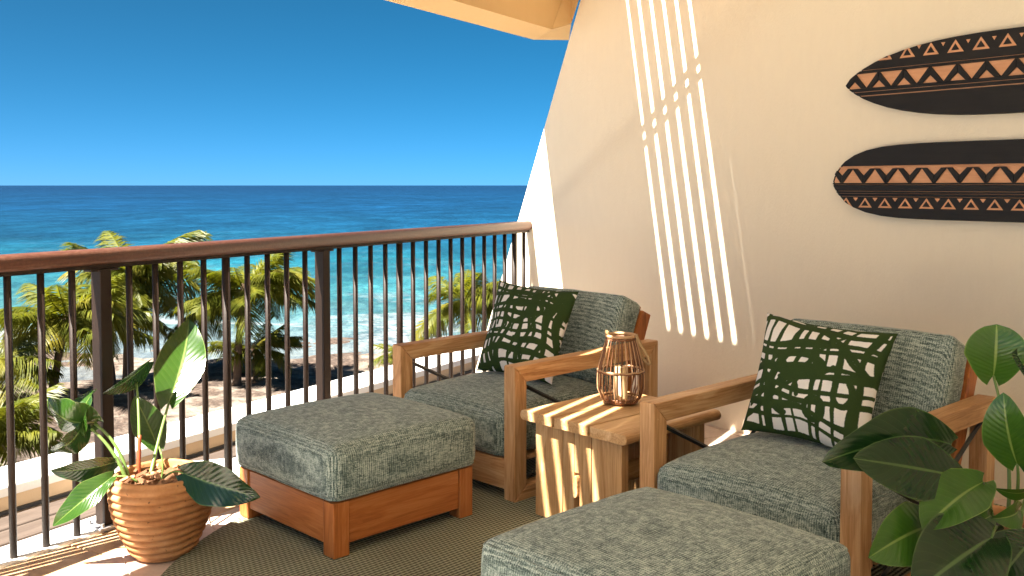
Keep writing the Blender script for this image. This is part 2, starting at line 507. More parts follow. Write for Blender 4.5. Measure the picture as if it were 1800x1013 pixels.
shared_tile = box_mesh('tile', (-TS / 2 + .003, TS / 2 - .003, -TS / 2 + .003, TS / 2 - .003, -0.02, 0.0), M_TILE, 0.003, 1)
cnt = 0
anchor = V((-2.925, 2.607))
for i in range(-14, 15):
    for j in range(-14, 15):
        c = anchor + tx * (i + .5) * TS + ty * (j + .5) * TS
        if not (-3.2 < c.x < 0.9 and 1.3 < c.y < 5.6): continue
        sq = [c + tx * a * (TS / 2 - .003) + ty * b * (TS / 2 - .003) for a, b in ((-1, -1), (1, -1), (1, 1), (-1, 1))]
        sq = [(p.x, p.y) for p in sq]
        q = clip_half(sq, -1, 0, 2.912)
        q = clip_half(q, -WN.x, -WN.y, -(W0.x * WN.x + W0.y * WN.y) - 0.004)
        if len(q) < 3 or abs(area(q)) < 0.004: continue
        if len(q) == 4 and abs(abs(area(q)) - (TS - .006) ** 2) < 1e-6:
            link('tile', shared_tile, floor, (c.x, c.y, 0), (0, 0, TA))
        else:
            ql = [(a - c.x, b - c.y) for a, b in q]
            vs, fs = prism(ql, -0.02, 0.0, 2)
            ob('tile', vs, fs, M_TILE, floor, loc=(c.x, c.y, 0))

# ---- curb, lower terrace, parapet
tag(box('balcony_curb', (-3.30, -3.138, -3.0, 5.50, -0.60, 0.010), M_WHITE, None, 0.008, 2),
    'white painted curb strip under the brown railing', 'curb')
terr = tag(box('lower_terrace', (-4.90, -3.306, -3.0, 10.5, -0.9, -0.462), simple('pale_gap_highlight', (0.26, 0.22, 0.19), 0.8), None), kind='structure')  # pale base showing between the boards imitates highlights on their edges
M_DECK = [wood('weathered_deck_board', 1, (0.042, 0.029, 0.022), (0.066, 0.047, 0.036), (0.092, 0.068, 0.054), 0.8)][0]
npl = 8
pw = (4.85 - 3.31) / npl
pm = box_mesh('deck_board', (0.008, pw - 0.008, -3.0, 10.0, -0.022, 0.0), M_DECK, 0.004, 1)
for k in range(npl):
    link('deck_board', pm, terr, (-4.85 + k * pw, 0, -0.440))
par = empty('parapet', (-5.06, 3.0, -0.9), 0, 'low parapet with white sunlit cap and tan inner face below the railing', 'parapet')
box('parapet_wall', (-0.14, 0.155, -7, 9, -10.5, 0.545), M_TAN, par, 0.004, 1)
box('cap', (-0.19, 0.18, -7, 9, 0.548, 0.605), M_WHITE, par, 0.008, 2)
box('flashing', (0.158, 0.178, -7, 9, 0.452, 0.472), M_BLACK, par)
dv = empty('terrace_divider', (-4.1, 3.52, -0.44), 0, 'small white cross wall between parapet and railing behind the potted plant', 'wall')
prism_ob('divider_face', [(-0.76, 0.0), (0.78, 0.0), (0.78, 0.40), (-0.76, 0.10)], -0.09, 0.09, 1, M_WHITE, dv, 0.006, 2)

# ---- roof over the balcony
roof = empty('balcony_roof', (-2.0, 2.0, 2.253), 0, 'tan plaster roof edge beam above the balcony, cut off by the top of the photo', 'roof')
def rv(p): return V(p) - V((-2.0, 2.0, 2.253))
def soffit():
    e1, b = wp(0.395, 2.212, 0.0), wp(0.422, 2.308, 0.003)
    A0, A1 = V((-3.118, 0.12, 2.253)), V((-3.118, 5.573, 2.253))
    a, B0 = V((-2.819, 5.266, 2.253)), V((-2.819, 0.12, 2.253))
    e2 = V((-2.919, 5.69, 2.250))
    vs = [A0, A1, e2, b, a, B0]
    top = [V((p.x, p.y, 2.9)) for p in (A0, A1, e2)]
    vs2 = vs + top + [V((-2.819, 0.12, 2.66)), V((-2.819, 5.53, 2.66))]
    # soffit, outer face, far end
    fs = [(0, 1, 4, 5), (1, 2, 3, 4), (0, 6, 7, 1), (1, 7, 8, 2), (5, 4, 10, 9)]
    return [rv(p) for p in vs2], fs
vs, fs = soffit()
ob('edge_beam', vs, fs, M_CEIL, roof)
hv = [rv(p) for p in (V((-2.817, 5.262, 2.254)), wp(0.424, 2.309, 0.004), wp(0.60, 2.66, 0.004), V((-2.817, 5.536, 2.662)))]
ob('haunch', hv, [(0, 1, 2, 3)], M_CEIL, roof)
HZ = 2.62
SX0, SP, SWD = -2.362, 0.087, 0.027          # slots between roof slats
SXL, SXR = SX0 - 0.060, SX0 + 6 * SP + 0.040
def rbox(name, x0, x1, y0, y1, z0, z1, m):
    box(name, (x0 + 2.0, x1 + 2.0, y0 - 2.0, y1 - 2.0, z0 - 2.253, z1 - 2.253), m, roof)
RY0 = 0.12        # unseen roof cut short so sunlit floor out of view bounces fill light in
rbox('ceiling_panel', -3.10, SXL, RY0, 7, HZ, 2.95, M_BOUNCE)
rbox('ceiling_panel', SXR, 2.3, -2.9, 7, HZ, 2.95, M_BOUNCE)  # unseen panel carried far back to shade the rear floor and cut bounce
rbox('ceiling_panel', SXL, SXR, 5.25, 7, HZ, 2.95, M_BOUNCE)
vs, fs = prism([(SXL + 2, 1.40), (SXR + 2, 1.40), (SXR + 2, 1.60), (SXL + 2, 1.86)], HZ - 2.253, HZ + 0.031 - 2.253, 2)
ob('ceiling_panel', vs, fs, M_CEIL, roof)
rbox('ceiling_panel', SXL, SXR, RY0, 1.4, HZ, 2.95, M_BOUNCE)
rbox('ceiling_panel', SXL, SX0 + 2 * SP - SWD / 2, 1.4, 3.40, HZ, 2.66, M_CEIL)
rbox('ceiling_panel', SX0 + 2 * SP - SWD / 2 - .003, SX0 + 3 * SP + SWD / 2 + .003, 2.72, 3.40, HZ + 0.031, HZ + 0.05, M_WALL)  # unseen blocker added over two slots to keep sun off the chair back
edges = [SXL] + [e for k in range(6) for e in (SX0 + k * SP - SWD / 2, SX0 + k * SP + SWD / 2)] + [SXR - 0.0055]
for k in range(7):
    rbox('roof_slat', edges[2 * k], edges[2 * k + 1], 3.55, 5.25, HZ, HZ + 0.03, TEAK[1])
    if k >= 2: rbox('roof_slat', edges[2 * k] if k > 2 else SX0 + 2 * SP - SWD / 2 - 0.02, edges[2 * k + 1], 1.4, 3.40, HZ, HZ + 0.03, TEAK[1])
for y in (4.525, 4.580):
    vs, fs = prism([(SXL + 2, y - 2.012), (SXR + 2, y - 1.925), (SXR + 2, y - 1.901), (SXL + 2, y - 1.988)], HZ + 0.032 - 2.253, HZ + 0.05 - 2.253, 2)
    ob('cross_bar', vs, fs, TEAK[0], roof)
rbox('roof_slat', SXR - 0.012, SXR + 0.004, 4.27, 5.25, HZ + 0.001, HZ + 0.029, TEAK[1])
# house front to the right of the camera (outside the picture; closes the balcony)
tag(box('house_front', (2.3, 2.5, -2.0, 6.5, -0.2, 2.62), M_WALL, None), kind='structure')

# ================================================================== RAILING
RX = -3.162
rail = empty('balcony_railing', (RX, 2.0, 0), 0, 'dark bronze metal railing with round handrail and thin upright balusters', 'railing')
hp = []
for k in range(20):
    a = 2 * math.pi * k / 20
    c, s = math.cos(a), math.sin(a)
    hp.append((0.033 * math.copysign(abs(c) ** 0.75, c), 1.034 + 0.031 * math.copysign(abs(s) ** 0.75, s)))
vs, fs = prism(hp, -4.0, 3.575, 1)
h = ob('handrail', vs, fs, M_HAND, rail, True)
box('under_strip', (-0.016, 0.016, -4.0, 3.57, 0.990, 1.0045), M_RAIL, rail)
def bal_mesh(r, z1=0.992):
    vs, fs = tube_geo([(0, 0, 0.006), (0, 0, z1)], r, 14)
    return mesh('baluster', vs, fs, M_RAIL, True)
bm_thin, bm_thick = bal_mesh(0.0125), bal_mesh(0.0175)
YB = 2.3326
pm = box_mesh('post', (-0.028, 0.028, -0.024, 0.024, 0.006, 0.989), M_RAIL, 0.003, 2)
for k in range(-20, 27):
    y = YB + k * 0.12265 - 2.0
    if y > 3.56: break
    if k % 10 == 0 and k < 20:
        p = link('post', pm, rail, (0, y, 0))
        box('base_plate', (-0.055, 0.045, y - 0.055, y + 0.055, 0.011, 0.021), M_STEEL, p, 0.002, 1, loc=(0, -y, 0))
        for bx_, by_ in ((-0.042, -0.04), (0.033, -0.04), (-0.042, 0.04), (0.033, 0.04)):
            vs, fs = tube_geo([(bx_, by_, 0.02), (bx_, by_, 0.036)], 0.008, 6)
            ob('bolt', vs, fs, M_STEEL, p)
        box('bracket', (-0.022, 0.022, y - 0.06, y + 0.06, 0.980, 0.9895), M_RAIL, p, 0.002, 1, loc=(0, -y, 0))
    elif k % 10 == 5:
        link('baluster', bm_thick, rail, (0, y, 0))
    else:
        link('baluster', bm_thin, rail, (0, y, 0))

# ================================================================== RUG
def rug():
    c = V((-1.12, 2.92, 0)); n = 160
    rx, ry = 1.70, 1.62
    vs, fs = [], []
    prof = [(1.0, 0.0045), (1.0, 0.010), (0.996, 0.0145), (0.985, 0.0155)]
    for s, z in prof:
        for k in range(n):
            a = 2 * math.pi * k / n
            vs.append((rx * s * math.cos(a), ry * s * math.sin(a), z))
    for i in range(len(prof) - 1):
        for k in range(n):
            fs.append((i * n + k, i * n + (k + 1) % n, (i + 1) * n + (k + 1) % n, (i + 1) * n + k))
    fs.append(tuple(range(3 * n, 4 * n)))
    t = NT('braided_rug', 0.95, 0.1)
    tc = t.n('TexCoord'); mp = t.n('Mapping'); t.l(tc.outputs['Object'], mp.inputs['Vector'])
    mp.inputs['Rotation'].default_value = (0, 0, R_(14.0))
    sp = t.n('SeparateXYZ'); t.l(mp.outputs[0], sp.inputs[0])
    wob = t.noise(tc.outputs['Object'], 6, 2, 0.5)
    x = t.math('ADD', sp.outputs[0], t.math('MULTIPLY', wob, 0.006))
    row = t.math('MULTIPLY', x, 1 / 0.0165)
    fr = t.math('ABSOLUTE', t.math('SUBTRACT', t.math('FRACT', row), 0.5))           # 0 centre .5 groove
    idx = t.math('FLOOR', row)
    yy = t.math('ADD', t.math('MULTIPLY', sp.outputs[1], 1 / 0.020), t.math('MULTIPLY', idx, 0.37))
    fy = t.math('ABSOLUTE', t.math('SUBTRACT', t.math('FRACT', t.math('ADD', yy, t.math('MULTIPLY', fr, 1.0))), 0.5))
    hgt = t.math('SUBTRACT', 1.0, t.math('ADD', t.math('MULTIPLY', fr, 1.4), t.math('MULTIPLY', fy, 0.5)))
    g = t.noise(t.coord('Object', (260, 260, 260)), 1, 2, 0.6)
    big = t.noise(tc.outputs['Object'], 1.6, 3, 0.5)
    col = t.ramp(t.math('ADD', hgt, t.math('MULTIPLY', t.math('SUBTRACT', g, .5), 0.5)), [(0.0, (0.018, 0.018, 0.012)), (0.35, (0.105, 0.105, 0.068)), (0.75, (0.40, 0.40, 0.28))])
    t.col(t.mix(1.0, col, t.ramp(big, [(0.3, 0.85), (0.7, 1.12)]), 'MULTIPLY'))
    t.bump(hgt, 1.0, 0.008)
    tag(ob('braided_rug', vs, fs, t.m, loc=c), 'round olive green braided rug under the ottomans and chairs', 'rug')
rug()

# ================================================================== CUSHIONS
def cushion_geo(sx, sy, sz, r, crown, n=22, bulge=0.012, seed=0, wr=0.003, both=True):
    """rounded box, centred in x/y, base z=0, crowned top"""
    vs, fs, index = [], [], {}
    hx, hy, hz = sx / 2, sy / 2, sz / 2
    def add(p):
        key = tuple(round(c, 5) for c in p)
        if key in index: return index[key]
        q = V(p)
        inner = V((max(-1, min(1, q.x)) * (hx - r), max(-1, min(1, q.y)) * (hy - r), max(-1, min(1, q.z)) * (hz - r)))
        # cube point to rounded box
        lim = V((1 - r / hx, 1 - r / hy, 1 - r / hz))
        core = V([max(-lim[i], min(lim[i], q[i])) for i in range(3)])
        dlt = q - core
        dl = V((dlt.x * hx, dlt.y * hy, dlt.z * hz))
        if dl.length > 1e-9:
            mx = max(abs(dl.x), abs(dl.y), abs(dl.z))
            dl = dl.normalized() * mx
        P = V((core.x * hx, core.y * hy, core.z * hz)) + dl
        u, v, w = q.x, q.y, q.z
        cu, cv, cw = max(0, 1 - u * u), max(0, 1 - v * v), max(0, 1 - w * w)
        if w > 0: P.z += crown * (cu ** 0.55) * (cv ** 0.55) * w
        P.x += math.copysign(bulge * cw * cv ** .5, u) * abs(u) ** 3
        P.y += math.copysign(bulge * cw * cu ** .5, v) * abs(v) ** 3
        nn = mnoise.fractal(V((P.x * 7 + seed, P.y * 7, P.z * 9)), 1.0, 2.0, 3)
        nd = P.normalized()
        P += nd * nn * wr
        P.z += hz
        vs.append(P); index[key] = len(vs) - 1
        return index[key]
    loops = []
    m_ = 26
    gg = [math.sin((-1 + 2 * i / m_) * math.pi / 2) * 0.6 + (-1 + 2 * i / m_) * 0.4 for i in range(m_ + 1)]
    ring_ = [(a, -1) for a in gg] + [(1, a) for a in gg[1:]] + [(-a, 1) for a in gg[1:]] + [(-1, -a) for a in gg[1:]]
    for w_ in ((1.0,) if not both else (1.0, -1.0)):
        loops.append([vs[add((a, b, w_))].copy() for a, b in ring_])
    vs.clear(); index.clear()
    g = [-1 + 2 * i / n for i in range(n + 1)]
    # refine sample positions towards the edges
    g = [math.sin(x * math.pi / 2) * 0.6 + x * 0.4 for x in g]
    for ax in range(3):
        for sgn in (-1, 1):
            for i in range(n):
                for j in range(n):
                    quad = []
                    for (a, b) in ((i, j), (i + 1, j), (i + 1, j + 1), (i, j + 1)):
                        p = [0, 0, 0]; p[ax] = sgn; p[(ax + 1) % 3] = g[a]; p[(ax + 2) % 3] = g[b]
                        quad.append(add(p))
                    fs.append(tuple(quad) if sgn > 0 else tuple(quad[::-1]))
    return vs, fs, loops
def cushion(name, sx, sy, sz, r, crown, parent, loc, rot=None, seed=0, bulge=0.012):
    vs, fs, loops = cushion_geo(sx, sy, sz, r, crown, seed=seed, bulge=bulge)
    o = ob(name, vs, fs, M_TWEED, parent, True, loc=loc, rot=rot)
    for lp in loops:
        a, b = tube_geo(lp, 0.0042, 6, False)
        ob('piping', a, b, M_TWEED, o, True)
    return o

# ================================================================== OTTOMANS
RZ1, RZ2 = R_(-14.6), R_(-16.6)
def ottoman(origin, rz, label, seed):
    e = empty('ottoman', origin, rz, label, 'ottoman', 'green tweed ottomans with teak bases')
    w, d, L = 0.640, 0.646, 0.066
    for x0 in (-w, -L):
        for y0 in (0, d - L):
            box('leg', (x0, x0 + L, y0, y0 + L, 0.012, 0.205), OTT[2], e, 0.004, 2)
    a0, a1 = 0.052, 0.203
    for nm, b, m in (('apron', (-w + L + .001, -L - .001, 0.006, 0.034, a0, a1), OTT[0]), ('apron', (-w + L + .001, -L - .001, d - 0.034, d - 0.006, a0, a1), OTT[0]),
                     ('apron', (-w + 0.006, -w + 0.034, L + .001, d - L - .001, a0, a1), OTT[1]), ('apron', (-0.034, -0.006, L + .001, d - L - .001, a0, a1), OTT[1])):
        box(nm, b, m, e, 0.003, 1)
    cushion('seat_cushion', 0.672, 0.676, 0.190, 0.036, 0.034, e, (-w / 2, d / 2, 0.2065), seed=seed)
    return e
ottoman((-2.181, 2.50, 0.004), RZ1, 'green tweed ottoman with orange teak base beside the terracotta pot', 1)
ottoman((-0.676, 1.867, 0.004), RZ2, 'green tweed ottoman in the foreground, cropped by the bottom of the photo', 9)

# ================================================================== CHAIRS
def chair(origin, rz, label, seed):
    """origin at the outer front corner of the right arm; x to the left is negative, y to the back"""
    e = empty('lounge_chair', origin, rz, label, 'chair', 'teak lounge chairs with green cushions')
    W, D, H, L, T = 0.797, 0.960, 0.566, 0.063, 0.070
    for x0 in (-W, -L):
        x1 = x0 + L
        prism_ob('leg', [(0, 0.012), (T, T), (T, H - T), (0, H)], x0, x1, 0, TEAK[2], e, 0.004)
        prism_ob('leg', [(D - T, T), (D, 0.012), (D, H), (D - T, H - T)], x0, x1, 0, TEAK[2], e, 0.004)
        prism_ob('armrest', [(0.0008, H), (T, H - T + .0008), (D - T, H - T + .0008), (D - .0008, H)], x0 - .001, x1 + .001, 0, TEAK[1], e, 0.004)
        prism_ob('base_rail', [(0.0008, 0.012), (D - .0008, 0.012), (D - T, T - .0008), (T, T - .0008)], x0 - .001, x1 + .001, 0, TEAK[1], e, 0.004)
        xm = x0 + L / 2
        r1 = [(xm - .007, T, H - T - .012), (xm - .007, D - T, T + .012)]
        r2 = [(xm + .007, T, T + .012), (xm + .007, D - T, H - T - .012)]
        for r in (r1, r2):
            vs, fs = tube_geo(r, 0.0085, 4)
            ob('brace_rod', vs, fs, M_BLACK, e)
        for yy, zz in ((0.030, H - 0.028), (0.018, H - 0.055)):
            vs, fs = tube_geo([(x1 + .0004, yy, zz), (x1 + .0016, yy, zz)], 0.004, 8)
            ob('peg', vs, fs, TBL[0], e)
    xi0, xi1 = -W + L + .0015, -L - .0015
    box('seat_rail', (xi0, xi1, 0.006, 0.036, 0.052, 0.178), TEAK[0], e, 0.003, 1)
    box('seat_rail', (xi0, xi1, 0.70, 0.73, 0.052, 0.165), TEAK[0], e, 0.003, 1)
    for k in range(7):
        y0 = 0.045 + k * 0.093
        box('seat_slat', (xi0, xi1, y0, y0 + 0.07, 0.150, 0.168), TEAK[0], e, 0.002, 1)
    cushion('seat_cushion', W - 2 * L - 0.004, 0.76, 0.185, 0.042, 0.058, e, (-W / 2, 0.372, 0.176), seed=seed)
    # reclined back: frame and slats behind, cushion in front
    lean = math.atan2(0.24, 0.56)
    by, bz = 0.665, 0.165
    ux, uz = math.sin(lean), math.cos(lean)
    nx_, nz_ = math.cos(lean), -math.sin(lean)
    def bp(u, n): return (by + u * ux + n * nx_, bz + u * uz + n * nz_)
    for x0 in (xi0 + 0.004, xi1 - 0.044):
        prism_ob('back_post', [bp(0, 0.03), bp(0, 0.10), bp(0.60, 0.10), bp(0.60, 0.03)], x0, x0 + 0.040, 0, OTT[2], e, 0.004)
    for k in range(4):
        u = 0.10 + k * 0.145
        prism_ob('back_slat', [bp(u, 0.045), bp(u, 0.066), bp(u + 0.09, 0.066), bp(u + 0.09, 0.045)], xi0 + 0.046, xi1 - 0.046, 0, OTT[0], e, 0.003, 1)
    vs, fs, loops = cushion_geo(W - 2 * L - 0.030, 0.43, 0.145, 0.030, 0.020, seed=seed + 3, bulge=0.006)
    # cushion local: x width, y up the back, z out to the front
    def place(p):
        y, z = bp(0.200 + 0.215 + p.y, 0.028 - p.z)
        return (p.x - W / 2, y, z)
    bc = ob('back_cushion', [place(p) for p in vs], fs, M_TWEED, e, True)
    for lp in loops:
        a, b = tube_geo([place(p) for p in lp], 0.0042, 6, False)
        ob('piping', a, b, M_TWEED, bc, True)
    return e
CH1 = chair((-1.95, 3.332, 0.003), RZ1, 'teak lounge chair by the railing, behind the side table', 21)
CH2 = chair((-0.513, 2.793, 0.003), RZ2, 'teak lounge chair nearest the camera, partly behind the dark leafy plant', 33)

# ================================================================== THROW PILLOWS
def print_field(seed, n):
    rng = random.Random(seed)
    g = np.linspace(0, 1, n)
    X, Y = np.meshgrid(g, g)
    best = np.full(X.shape, -1.0)
    def stroke(pts, th):
        nonlocal best
        for (ax, ay), (bx, by) in zip(pts[:-1], pts[1:]):
            dx, dy = bx - ax, by - ay
            L2 = dx * dx + dy * dy + 1e-9
            t = np.clip(((X - ax) * dx + (Y - ay) * dy) / L2, 0, 1)
            d = np.hypot(X - ax - t * dx, Y - ay - t * dy)
            best = np.maximum(best, th * (0.5) - d)
    def wavy(p0, p1, amp, th, m=14):
        ph, fq = rng.uniform(0, 6.28), rng.uniform(0.6, 1.5)
        dx, dy = p1[0] - p0[0], p1[1] - p0[1]
        l = math.hypot(dx, dy)
        pts = []
        for i in range(m):
            t = i / (m - 1)
            o = amp * math.sin(ph + fq * 6.28 * t)
            pts.append((p0[0] + dx * t - dy / l * o, p0[1] + dy * t + dx / l * o))
        stroke(pts, th)
    def warp(A, B):
        out = A.copy()
        for k, am in ((0.55, .045), (1.1, .028), (2.1, .012)):
            out = out + am * np.sin(6.283 * (k * B + rng.random()) + 2.2 * A)
        return out
    for A, B in ((X, Y), (Y, X)):
        nl = 11
        for i in range(nl):
            W_ = warp(A, B) if i % 3 == 0 else W_
            c = (i + 0.15) / (nl - .7) + rng.uniform(-.022, .022)
            th = rng.uniform(.028, .060) * (1 + 0.35 * np.sin(6.283 * (B * rng.uniform(.6, 1.8) + rng.random())))
            d = np.abs(W_ - c - rng.uniform(-.05, .05) * (B - .5))
            best = np.maximum(best, th * .5 - d)
    for i in range(5):
        a = rng.uniform(0, 6.28)
        c = (rng.uniform(.15, .85), rng.uniform(.15, .85)); l = rng.uniform(.2, .45)
        wavy((c[0] - l * math.cos(a), c[1] - l * math.sin(a)), (c[0] + l * math.cos(a), c[1] + l * math.sin(a)), .03, rng.uniform(.024, .044))
    for i in range(5):
        cx, cy, rx, ry = rng.uniform(.12, .88), rng.uniform(.12, .88), rng.uniform(.06, .20), rng.uniform(.05, .16)
        a0, sw = rng.uniform(0, 6.28), rng.uniform(4.0, 6.5)
        stroke([(cx + rx * math.cos(a0 + sw * k / 22), cy + ry * math.sin(a0 + sw * k / 22)) for k in range(23)], rng.uniform(.028, .056))
    return np.clip(0.5 + best * 14.0, 0, 1)
def pillow(name, parent_frame, bl, br, tl, tr, puff, label, seed, n=150):
    """corner points in the chair's frame; baked to world space"""
    org, rz = parent_frame
    M = Matrix.Translation(V(org)) @ Matrix.Rotation(rz, 4, 'Z')
    bl, br, tl, tr = [M @ V(p) for p in (bl, br, tl, tr)]
    cen = (bl + br + tl + tr) / 4
    nr = (br - bl).cross(tl - bl).normalized()          # to the front
    fld = [print_field(seed, n + 1), print_field(seed + 50, n + 1)]
    vs, fs, pr = [], [], []
    idx = {}
    rng = random.Random(seed)
    for side in (0, 1):
        for j in range(n + 1):
            for i in range(n + 1):
                rim = i in (0, n) or j in (0, n)
                if side == 1 and rim:
                    idx[(1, i, j)] = idx[(0, i, j)]; continue
                u, v = i / n, j / n
                cu, cv = 2 * u - 1, 2 * v - 1
                # concave sides, pointed corners
                uu = 0.5 + 0.5 * cu * (1 - 0.085 * (1 - cv * cv))
                vv = 0.5 + 0.5 * cv * (1 - 0.085 * (1 - cu * cu))
                p = bl * (1 - uu) * (1 - vv) + br * uu * (1 - vv) + tl * (1 - uu) * vv + tr * uu * vv
                hgt = puff * ((1 - cu ** 4) * (1 - cv ** 4)) ** 0.62 * (0.72 + 0.28 * (1 - cu * cu) * (1 - cv * cv))
                wr = mnoise.fractal(V((u * 3.2 + seed, v * 3.2, side * 5)), 1, 2, 3) * 0.010 * (1 - max(abs(cu), abs(cv)) ** 6)
                # radial gathers towards the corners
                p = p + nr * ((hgt + wr) * (1 if side == 0 else -1))
                vs.append(p - cen); pr.append(float(fld[side][j, i]))
                idx[(side, i, j)] = len(vs) - 1
        for j in range(n):
            for i in range(n):
                q = (idx[(side, i, j)], idx[(side, i + 1, j)], idx[(side, i + 1, j + 1)], idx[(side, i, j + 1)])
                fs.append(q if side == 0 else q[::-1])
    o = ob(name, vs, fs, M_PRINT, None, True, loc=cen)
    at_ = o.data.attributes.new('print', 'FLOAT', 'POINT')
    at_.data.foreach_set('value', np.array(pr, dtype=np.float32))
    return tag(o, label, 'pillow', 'green and white printed throw pillows')
pillow('throw_pillow', ((-1.95, 3.332, 0), RZ1), (-.600, .345, .425), (-.125, .355, .425), (-.722, .615, .828), (-.200, .620, .812), 0.090,
       'green and white printed pillow on the chair by the railing', 5)
pillow('throw_pillow', ((-0.513, 2.793, 0), RZ2), (-.650, .385, .430), (-.175, .372, .425), (-.688, .605, .826), (-.185, .600, .806), 0.095,
       'green and white printed pillow on the chair nearest the camera', 12)

# ================================================================== SIDE TABLE
TAZ = R_(-17.0)
tb_o = V((-1.95, 3.332, 0)) + Matrix.Rotation(RZ1, 3, 'Z') @ V((0.648, -0.098, 0))
tab = empty('side_table', (tb_o.x, tb_o.y, 0.004), TAZ, 'teak side table with three plank top between the chairs', 'table')
TW, TD, TH = 0.545, 0.56, 0.425
pw = TW / 3
for k in range(3):
    x0 = -TW + k * pw + (0.005 if k else 0)
    x1 = -TW + (k + 1) * pw - (0.005 if k < 2 else 0)
    hz = 0.020
    poly = []
    zc = TH - hz
    if k == 0:
        poly = [(x0 + hz - hz * math.sin(a), zc - hz * math.cos(a)) for a in [math.pi * i / 8 for i in range(9)]] + [(x1, TH), (x1, TH - 2 * hz)]
    elif k == 2:
        poly = [(x0, TH - 2 * hz)] + [(x1 - hz + hz * math.sin(a), zc - hz * math.cos(a)) for a in [math.pi * i / 8 for i in range(9)]] + [(x0, TH)]
    else:
        poly = [(x0, TH - 2 * hz), (x1, TH - 2 * hz), (x1, TH), (x0, TH)]
    prism_ob('plank', poly, 0.0, TD, 1, TBL[1], tab, 0.002, 1)
lw = (TW - 0.10) / 3
for y0 in (0.035, TD - 0.075):
    for k in range(3):
        x0 = -TW + 0.05 + k * lw
        if k == 1:
            xm = x0 + lw / 2
            box('leg_plank', (x0 + .003, xm - 0.014, y0, y0 + 0.038, 0.014, TH - 0.042), TBL[2], tab, 0.002, 1)
            box('leg_plank', (xm + 0.014, x0 + lw - .003, y0, y0 + 0.038, 0.014, TH - 0.042), TBL[2], tab, 0.002, 1)
            box('leg_plank', (xm - 0.013, xm + 0.013, y0 + .002, y0 + 0.036, 0.225, TH - 0.042), TBL[2], tab, 0.001, 1)
        else:
            box('leg_plank', (x0 + .0015, x0 + lw - .0015, y0, y0 + 0.038, 0.014, TH - 0.042), TBL[2], tab, 0.002, 1)
xm = -TW / 2
sp_ = [(xm + 0.0125 * math.cos(a), 0.175 + 0.030 * math.sin(a) + (0.012 if math.sin(a) > 0 else -0.012)) for a in [2 * math.pi * i / 16 for i in range(16)]]
prism_ob('stretcher', sp_, 0.025, TD - 0.025, 1, TBL[1], tab, 0.001, 1)

# ================================================================== LANTERN AND CANDLE
lc = atz(1091, 708, TH + .006)
M_RATTAN = simple('rattan', (0.17, 0.070, 0.030), 0.45, 0.4, 0, 0.45, 60, 0.4)
M_RATL = simple('pale_rattan', (0.52, 0.32, 0.17), 0.55, 0.4, 0, 0.35, 60, 0.4)
lan = empty('rattan_lantern', (lc.x, lc.y, TH + .0045), 0.4, 'bowed rattan lantern with rope handle standing on the side table', 'lantern')
LH = 0.27
def lprof(z):
    t = z / LH
    pts = [(0, .062), (.06, .078), (.22, .094), (.40, .095), (.6, .087), (.8, .073), (1.0, .058)]
    for (a, ra), (b, rb) in zip(pts[:-1], pts[1:]):
        if t <= b: return ra + (rb - ra) * (t - a) / (b - a)
    return pts[-1][1]
rib_pts = [(lprof(LH * i / 14), 0, 0.006 + (LH - .01) * i / 14) for i in range(15)]
vs, fs = tube_geo(rib_pts, 0.0022, 6)
rib_mesh = mesh('rib', vs, fs, M_RATTAN, True)
vs, fs = tube_geo(rib_pts, 0.0022, 6)
rib_mesh2 = mesh('rib', vs, fs, M_RATL, True)
for k in range(34):
    link('rib', rib_mesh if k % 3 else rib_mesh2, lan, None, (0, 0, 2 * math.pi * k / 34 + 0.03 * math.sin(k * 5)))
def ring(name, R, z, r, mat, parent, n=40, wob=0.0, m=8):
    pts = [(R * math.cos(2 * math.pi * k / n), R * math.sin(2 * math.pi * k / n), z + wob * math.sin(k * 1.9)) for k in range(n + 1)]
    vs, fs = tube_geo(pts, r, m, False)
    return ob(name, vs, fs, mat, parent, True)
ring('top_ring', lprof(LH), LH + .002, 0.0065, M_RATL, lan)
ring('top_ring', lprof(LH) - .001, LH - 0.010, 0.0055, M_RATTAN, lan)
ring('middle_ring', lprof(LH * .50) + .001, LH * .50, 0.0034, M_RATL, lan, 40, 0.0015)
ring('middle_ring', lprof(LH * .50) + .002, LH * .50 - .005, 0.003, M_RATTAN, lan, 40, 0.0018)
ring('bottom_ring', lprof(0) + .002, 0.012, 0.007, M_RATTAN, lan)
ring('bottom_ring', lprof(LH * .09) - .004, LH * .09, 0.0035, M_RATTAN, lan)
vs, fs = lathe_geo([(0, 0.004), (0.060, 0.004), (0.060, 0.016), (0, 0.016)], 32)
ob('base', vs, fs, M_RATTAN, lan)
M_ROPE = simple('jute_rope', (0.42, 0.28, 0.14), 0.9, 0.1, 0, 0.4, 150, 0.8)
hp_ = []
for k in range(22):
    t = k / 21
    a = -0.55 + 1.1 * 0 + (t - 0.5) * 0.0
    x = 0.062 + 0.050 * math.sin(math.pi * t) + 0.012 * math.sin(math.pi * t * 2)
    hp_.append((x * math.cos(-0.1), (t - .5) * 0.055 + x * math.sin(-0.1), LH + 0.006 - 0.115 * math.sin(math.pi * t) ** 0.8))
tube('rope_handle', hp_, [0.0058 + 0.0012 * math.sin(k * 2.4) for k in range(22)], M_ROPE, lan, 8)
vs, fs = tube_geo([(-0.052, -0.02, LH + .004), (-0.056, -0.024, LH + .018), (-0.060, -0.018, LH + .024)], [0.007, 0.009, 0.004], 8)
ob('rope_knot', vs, fs, M_ROPE, lan, True)
M_WAX = simple('ivory_wax', (0.78, 0.58, 0.32), 0.5, 0.4, 0, 0.06, 10)
M_WAX.node_tree.nodes['Principled BSDF'].inputs['Subsurface Weight'].default_value = 0.3
M_WAX.node_tree.nodes['Principled BSDF'].inputs['Subsurface Radius'].default_value = (0.02, 0.012, 0.006)
